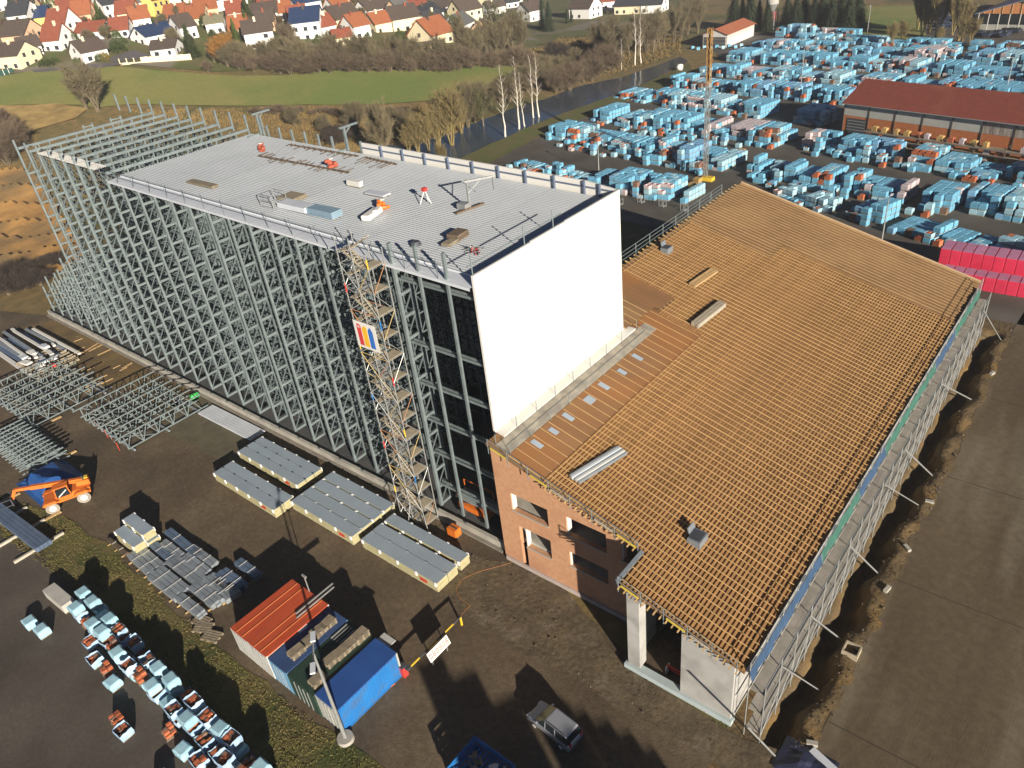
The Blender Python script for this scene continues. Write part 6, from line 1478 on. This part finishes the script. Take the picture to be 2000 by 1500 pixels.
CATS = dict(bare_tree='tree', multistem_tree='tree', willow='tree', shrub='shrub', olive_shrub='shrub', dark_shrub='shrub', orange_tree='tree', poplar='tree', birch='tree', spruce='conifer', light_conifer='conifer', pine='conifer', thuja='conifer', ivy_tree='tree', evergreen_bush='shrub', golden_bush='shrub')
def plant(kind, px, py, H, label, group, ws=1.0, z=None):
    p = GT(px, py); T = thing(kind, label, CATS[kind], (p.x, p.y, TZ(p.x, p.y) - .1), ru(0, 6.28), group); t, c = random.choice(PT[kind]); s = H / 10 * ru(.93, 1.07)
    o = inst('trunk', t, T, (0, 0, 0), (0, 0, 0), (s * ws, s * ws, s)); o = inst('crown', c, T, (0, 0, 0), (0, 0, 0), (s * ws, s * ws, s)); return T
plant('multistem_tree', 192, 218, 11, 'big bare tree behind the far rack corner', 'trees by the rack', 1.3); plant('multistem_tree', 170, 214, 9, 'smaller bare tree beside the big one behind the rack', 'trees by the rack', 1.2)
for i, (px, py, H) in enumerate(((987, 268, 17.5), (1014, 253, 16.5), (1025, 248, 14), (1042, 231, 16), (1053, 230, 16.5))): plant('birch', px, py, H, ['white birch standing closest to the rack parapet', 'second white birch on the bank', 'slim white birch in the middle of the bank group', 'fourth white birch on the bank', 'rightmost white birch of the bank group'][i], 'birches on the creek bank')
for i, (px, py, H) in enumerate(((1240, 128, 17), (1252, 124, 16), (1204, 118, 12), (966, 95, 12), (1214, 138, 10))): plant('birch', px, py, H, ['tall birch right of the dark thicket', 'second tall birch right of the dark thicket', 'thin birch at the dark thicket edge', 'pale birch in front of the ivy trees', 'short birch by the upper creek'][i], 'birches on the far bank')
for i, (px, py, H) in enumerate(((760, 325, 15), (738, 312, 12))): plant('bare_tree', px, py, H, ['tall thin bare tree sticking up behind the parapet', 'slim bare tree left of the parapet tree'][i], 'bare trees at the creek', .6)
for i, (px, py, H) in enumerate(((818, 300, 8), (838, 296, 8), (858, 290, 9), (884, 285, 13), (866, 326, 5), (800, 300, 6), (902, 262, 8))): plant('willow', px, py, H, ['yellow willow at the pond', 'second yellow willow at the pond', 'third yellow willow near the creek bend', 'big yellow willow over the creek bend', 'low willow behind the parapet', 'low willow at the creek edge behind the parapet', 'willow above the creek bend'][i], 'willows along the creek')
for i, (px, py, H) in enumerate(((945, 248, 11), (930, 240, 9), (915, 250, 9))): plant('ivy_tree' if i == 0 else 'olive_shrub', px, py, H, ['dark ivy-grown tree left of the birches', 'olive bush left of the ivy-grown tree', 'olive bush above the creek bend'][i], 'bushes left of the birches', .7 if i == 0 else .9)
n = 0
PL = ['beside the meadow', 'on the rough grass']
def scatter(kind, pts, Hs, desc, group, ws=1.0):
    for i, (px, py) in enumerate(pts):
        plant(kind, px + ru(-2, 2), py + ru(-2, 2), ru(*Hs), f'{(BACK[i] if i < 20 else "further")} {desc}', group, ws * ru(.85, 1.2))
scatter('olive_shrub', [(960 + 18 * i, 205 - 8 * i + (i % 3) * 5) for i in range(10)], (4, 7), 'olive shrub from the left behind the birches', 'shrubs behind the birches')
scatter('shrub', [(1085 + 14 * i, 180 - 6 * i + (i % 3) * 4) for i in range(9)], (5, 8), 'brown shrub from the left above the upper creek', 'shrubs above the upper creek')
scatter('dark_shrub', [(1080 + 15 * i, 112 - 2 * i + (i % 3) * 7) for i in range(10)], (4, 5), 'blackish thicket shrub from the left on the rough slope', 'dark thicket on the slope', 1.3)
scatter('bare_tree', [(1170 + 15 * i, 125 - 4 * i + (i % 2) * 6) for i in range(9)], (9, 14), 'bare tree from the left on the right creek bank', 'bare trees right of the thicket', .8)
scatter('multistem_tree', [(1265 + 16 * i, 105 - 7 * i) for i in range(7)], (9, 13), 'dense bare tree from the left before the white shed', 'bare trees before the white shed', .9)
scatter('shrub', [(548 + 19.5 * i, 143 - .2 * i + (i % 2) * 2.5) for i in range(19)], (4.5, 6.5), 'reddish hedge shrub from the left along the wheat field', 'hedge along the wheat field', 1.15)
scatter('olive_shrub', [(548 + 24 * i, 132 + (i % 3) * 3) for i in range(15)], (6, 8.5), 'olive hedge tree from the left behind the reddish hedge', 'hedge trees behind the reddish hedge')
scatter('bare_tree', [(590 + 28 * i, 136 + (i % 2) * 4) for i in range(11)], (7, 10), 'thin bare tree from the left in the field hedge', 'thin trees in the field hedge', .8)
scatter('multistem_tree', [(905 + 16 * i, 122 - 3 * i + (i % 3) * 4) for i in range(8)], (8, 12), 'bare tree from the left at the right end of the hedge', 'trees at the hedge end')
scatter('shrub', [(900 + 22 * i, 130 + (i % 2) * 4) for i in range(8)], (4, 6), 'brown shrub from the left at the hedge end', 'shrubs at the hedge end', 1.2)
scatter('orange_tree', [(432, 128), (452, 122)], (7, 8.5), 'orange brown tree left of the hedge', 'orange trees')
scatter('shrub', [(405, 142), (470, 138), (495, 140), (520, 139)], (3, 5), 'low brown shrub from the left beside the orange trees', 'shrubs by the orange trees')
scatter('olive_shrub', [(420 + 25 * i, 125 + (i % 2) * 5) for i in range(6)], (5, 7), 'olive shrub from the left around the orange trees', 'olive shrubs by the orange trees')
scatter('shrub', [(500 + 22 * i, 222 + (i % 2) * 4) for i in range(14)], (1.6, 2.6), 'low dry shrub from the left along the lower field edge', 'low shrubs along the lower field edge', 1.4)
scatter('olive_shrub', [(640, 262), (700, 250), (575, 250), (770, 250), (800, 262)], (4, 6), 'olive bush on the rough meadow behind the roof', 'bushes on the rough meadow')
scatter('dark_shrub', [(655, 285), (672, 280)], (4, 5), 'dark bush beside the sandy pit', 'dark bushes by the pit')
scatter('shrub', [(8, 275), (25, 300), (-5, 250), (15, 320), (45, 290), (-15, 300)], (5, 8), 'brown bush from the top at the left edge above the dug earth', 'brown bushes at the left edge', 1.1)
scatter('dark_shrub', [(5, 560), (35, 548), (62, 540), (88, 528), (110, 520), (20, 575), (50, 565), (80, 556)], (2.2, 3.5), 'dark bramble from the left below the dug earth', 'dark brambles by the rack end', 1.5)
scatter('spruce', [(1072, 60), (1060, 56)], (13, 15), 'big dark spruce above the rough slope', 'big spruces', .9)
scatter('thuja', [(1108, 46), (1118, 44)], (7, 8), 'narrow thuja beside the dormer house', 'thujas')
scatter('ivy_tree', [(985, 66), (1005, 62), (962, 58), (1020, 72)], (11, 14), 'ivy-green tree left of the big spruce', 'ivy trees', .9)
scatter('spruce', [(1432 + 16 * i, 62 - (i % 2) * 4) for i in range(5)], (11, 14), 'dark conifer from the left behind the white shed', 'conifers behind the shed', 1.1)
scatter('spruce', [(1535 + 17 * i, 58 + (i % 2) * 4) for i in range(9)], (12, 15), 'dark conifer from the left behind the tall pallet row', 'conifers behind the pallets', 1.2)
scatter('poplar', [(1800, 72), (1812, 66), (1826, 74), (1858, 70), (1790, 60), (1872, 78)], (11, 16), 'bare yellowish poplar near the parked cars', 'poplars by the cars')
scatter('willow', [(1740, 88), (1760, 80), (1880, 84), (1895, 82), (1835, 88)], (4, 7), 'bare willow bush at the meadow foot', 'bushes by the cars')
plant('pine', 378, 112, 11, 'tall olive spruce behind the garden wall', 'village conifers'); plant('light_conifer', 466, 92, 9, 'light green conifer left of the hedge house', 'village conifers'); plant('light_conifer', 487, 70, 9, 'light green conifer behind the first one', 'village conifers'); plant('pine', 490, 55, 11, 'dark olive conifer above the light green ones', 'village conifers'); plant('light_conifer', 205, 62, 10, 'light green tree below the black-roofed house', 'village conifers', 1.3); plant('pine', 212, 66, 9, 'olive conifer beside the light green tree', 'village conifers', 1.2)
gl = [(92, 128, 3.2, 'evergreen_bush', 'green hedge ball before the cream house'), (100, 130, 2.6, 'evergreen_bush', 'second hedge ball before the cream house'), (110, 126, 3, 'evergreen_bush', 'third hedge ball before the cream house'), (84, 131, 2.5, 'evergreen_bush', 'low hedge ball at the fence'), (196, 121, 3, 'evergreen_bush', 'green bush at the field road house'), (207, 119, 3.4, 'golden_bush', 'golden bush at the field road house'), (152, 127, 2.6, 'evergreen_bush', 'bush at the gable of the field road house'), (236, 104, 4.5, 'evergreen_bush', 'dark green bush at the street'), (228, 100, 4, 'evergreen_bush', 'second dark bush at the street')]
for (px, py, H, kd, lab) in gl: plant(kd, px, py, H, lab, 'garden bushes', 1.1)
GB = 0
for px in range(20, 900, 21):
    for py in (22, 52, 84):
        x, y = px + ru(-8, 8), py + ru(-8, 8) - px * .004
        if y > 92 + (30 if px < 120 else 0) or random.random() < .25: continue
        GB += 1; kd = random.choice(('bare_tree', 'olive_shrub', 'evergreen_bush', 'evergreen_bush', 'shrub'))
        plant(kd, x, y, ru(2.5, 5.5), {'bare_tree': 'small bare garden tree', 'olive_shrub': 'olive garden shrub', 'evergreen_bush': 'evergreen garden bush', 'shrub': 'brown garden shrub'}[kd] + ' @ among the village houses', 'garden plants of the village')
# dry grass tufts on the verge and around the yard
def tufts(name, poly, n, m, label, h=(.04, .13), w=.05):
    mb = MB(); P = [(q.x, q.y) for q in poly]; x0, x1 = min(p[0] for p in P), max(p[0] for p in P); y0, y1 = min(p[1] for p in P), max(p[1] for p in P); k = 0
    while k < n:
        x, y = ru(x0, x1), ru(y0, y1)
        if not inside(x, y, P): continue
        if noise.noise(Vector((x * .25, y * .25, 2))) < ru(-.5, .3): continue
        k += 1; z = TZ(x, y) + .04
        for _ in range(3):
            t = ru(0, 6.28); s = Vector((math.cos(t), math.sin(t), 0)) * w; d = Vector((ru(-.15, .15), ru(-.15, .15), ru(*h))); b = Vector((x + ru(-.12, .12), y + ru(-.12, .12), z)); mb.add([b - s, b + s, b + d], [(0, 1, 2)])
    o = mb.build(name, m); o['kind'] = 'stuff'; o['label'] = label; o['category'] = 'grass'
tufts('verge_tufts', [G(-80, 945), G(130, 1010), G(290, 1140), G(452, 1290), G(640, 1430), G(780, 1530), G(560, 1525), G(430, 1425), G(190, 1185), G(-60, 1000)], 6500, mat('tuft_green', (.12, .115, .03), (.17, .13, .05), .3, .95), 'tufted grass on the verge')
tufts('meadow_tufts', pix((250, 216), (480, 212), (760, 210), (930, 200), (900, 260), (800, 280), (640, 300), (540, 262), (300, 230)), 9000, mat('tuft_dry', (.20, .135, .05), (.14, .10, .04), .3, .95), 'dry rough grass behind the rack', (.3, .8), .1)
tufts('slope_tufts', pix((1090, 75), (1330, 70), (1330, 105), (1180, 150), (1100, 175), (1060, 150), (1000, 120)), 7000, mat('tuft_dry', (.20, .135, .05)), 'dry rough grass on the slope', (.3, .8), .1)

# ------------------------------------------------------------------ which one is which: count look-alikes from the left
ONES = ['first', 'second', 'third', 'fourth', 'fifth', 'sixth', 'seventh', 'eighth', 'ninth']
def ordinal(n):
    w = ORD + ['thirteenth', 'fourteenth', 'fifteenth', 'sixteenth', 'seventeenth', 'eighteenth', 'nineteenth', 'twentieth']
    if n <= 20: return w[n - 1]
    t = {2: ('twenty', 'twentieth'), 3: ('thirty', 'thirtieth'), 4: ('forty', 'fortieth'), 5: ('fifty', 'fiftieth')}[min(5, n // 10)]
    return t[0] + '-' + ONES[n % 10 - 1] if n % 10 else ('thirtieth' if n == 30 else 'fortieth')
same = {}
for o in COL.objects:
    if o.parent is None and '@' in o.get('label', ''): same.setdefault(o['label'], []).append(o)
def sx(o):
    d = o.location - CAM; return d.dot(CR) / d.dot(CFW)
for lab, os_ in same.items():
    os_.sort(key=sx)
    for n, o in enumerate(os_): o['label'] = lab.replace(' @', '') if len(os_) == 1 else ordinal(n + 1) + ' ' + lab.replace('@', 'from left')

# ------------------------------------------------------------------ loose stones and clods on the site ground
mb = MB()
def stones(poly, n, smin, smax):
    P = [(q.x, q.y) for q in poly]; x0, x1 = min(p[0] for p in P), max(p[0] for p in P); y0, y1 = min(p[1] for p in P), max(p[1] for p in P); k = 0
    while k < n:
        x, y = ru(x0, x1), ru(y0, y1)
        if not inside(x, y, P) or noise.noise(Vector((x * .4, y * .4, 8))) < ru(-.3, .3): k += .2; continue
        k += 1; s = ru(smin, smax) * (.4 if rnd() < .97 else .9); M = Matrix.Rotation(ru(0, 3), 3, Vector((ru(-1, 1), ru(-1, 1), 1)).normalized())
        mb.cur = 1 if rnd() < .06 else 0; mb.box((x, y, trench(x, y) + .03 + s * .3), (s, s * ru(.6, 1), s * .6), 0, M)
stones([G(860, 1065), G(990, 1095), G(1240, 1310), G(1560, 1480), G(1290, 1430), G(950, 1230), G(820, 1110)], 900, .05, .18)
stones([Vector((26.7, -6)), Vector((28.3, -6)), Vector((28.3, 60)), Vector((26.7, 60))], 900, .05, .25)
stones([G(120, 640), G(400, 790), G(330, 850), G(60, 740)], 500, .05, .2)
stones([G(300, 800), G(700, 960), G(900, 1180), G(560, 1060), G(330, 960)], 500, .04, .12)
stones([G(200, 1050), G(450, 1270), G(700, 1460), G(640, 1450), G(350, 1230)], 400, .04, .12)
stones([Vector((29, -20)), Vector((60, -20)), Vector((60, 60)), Vector((29, 60))], 120, .04, .12)
o = mb.build('ground_rubble', [mat('clod_brown', (.12, .085, .045), (.085, .06, .034), 1, .95), mat('stone_grey', (.30, .275, .23), (.23, .21, .18), 1, .9)]); o['kind'] = 'stuff'; o['label'] = 'loose stones and clods on the site ground'; o['category'] = 'rubble'
# ------------------------------------------------------------------ thin winter haze
mb = MB().bb(-1600, 600, -500, 1500, -4, 82)
hz = bpy.data.materials.new('haze'); hz.use_nodes = True; n = hz.node_tree; n.nodes.clear()
ho = n.nodes.new('ShaderNodeOutputMaterial'); hv = n.nodes.new('ShaderNodeVolumePrincipled'); hv.inputs['Color'].default_value = (.92, .95, 1, 1); hv.inputs['Density'].default_value = .00018; hv.inputs['Anisotropy'].default_value = .0
n.links.new(hv.outputs[0], ho.inputs['Volume'])
o = mb.build('haze', hz); o['kind'] = 'stuff'
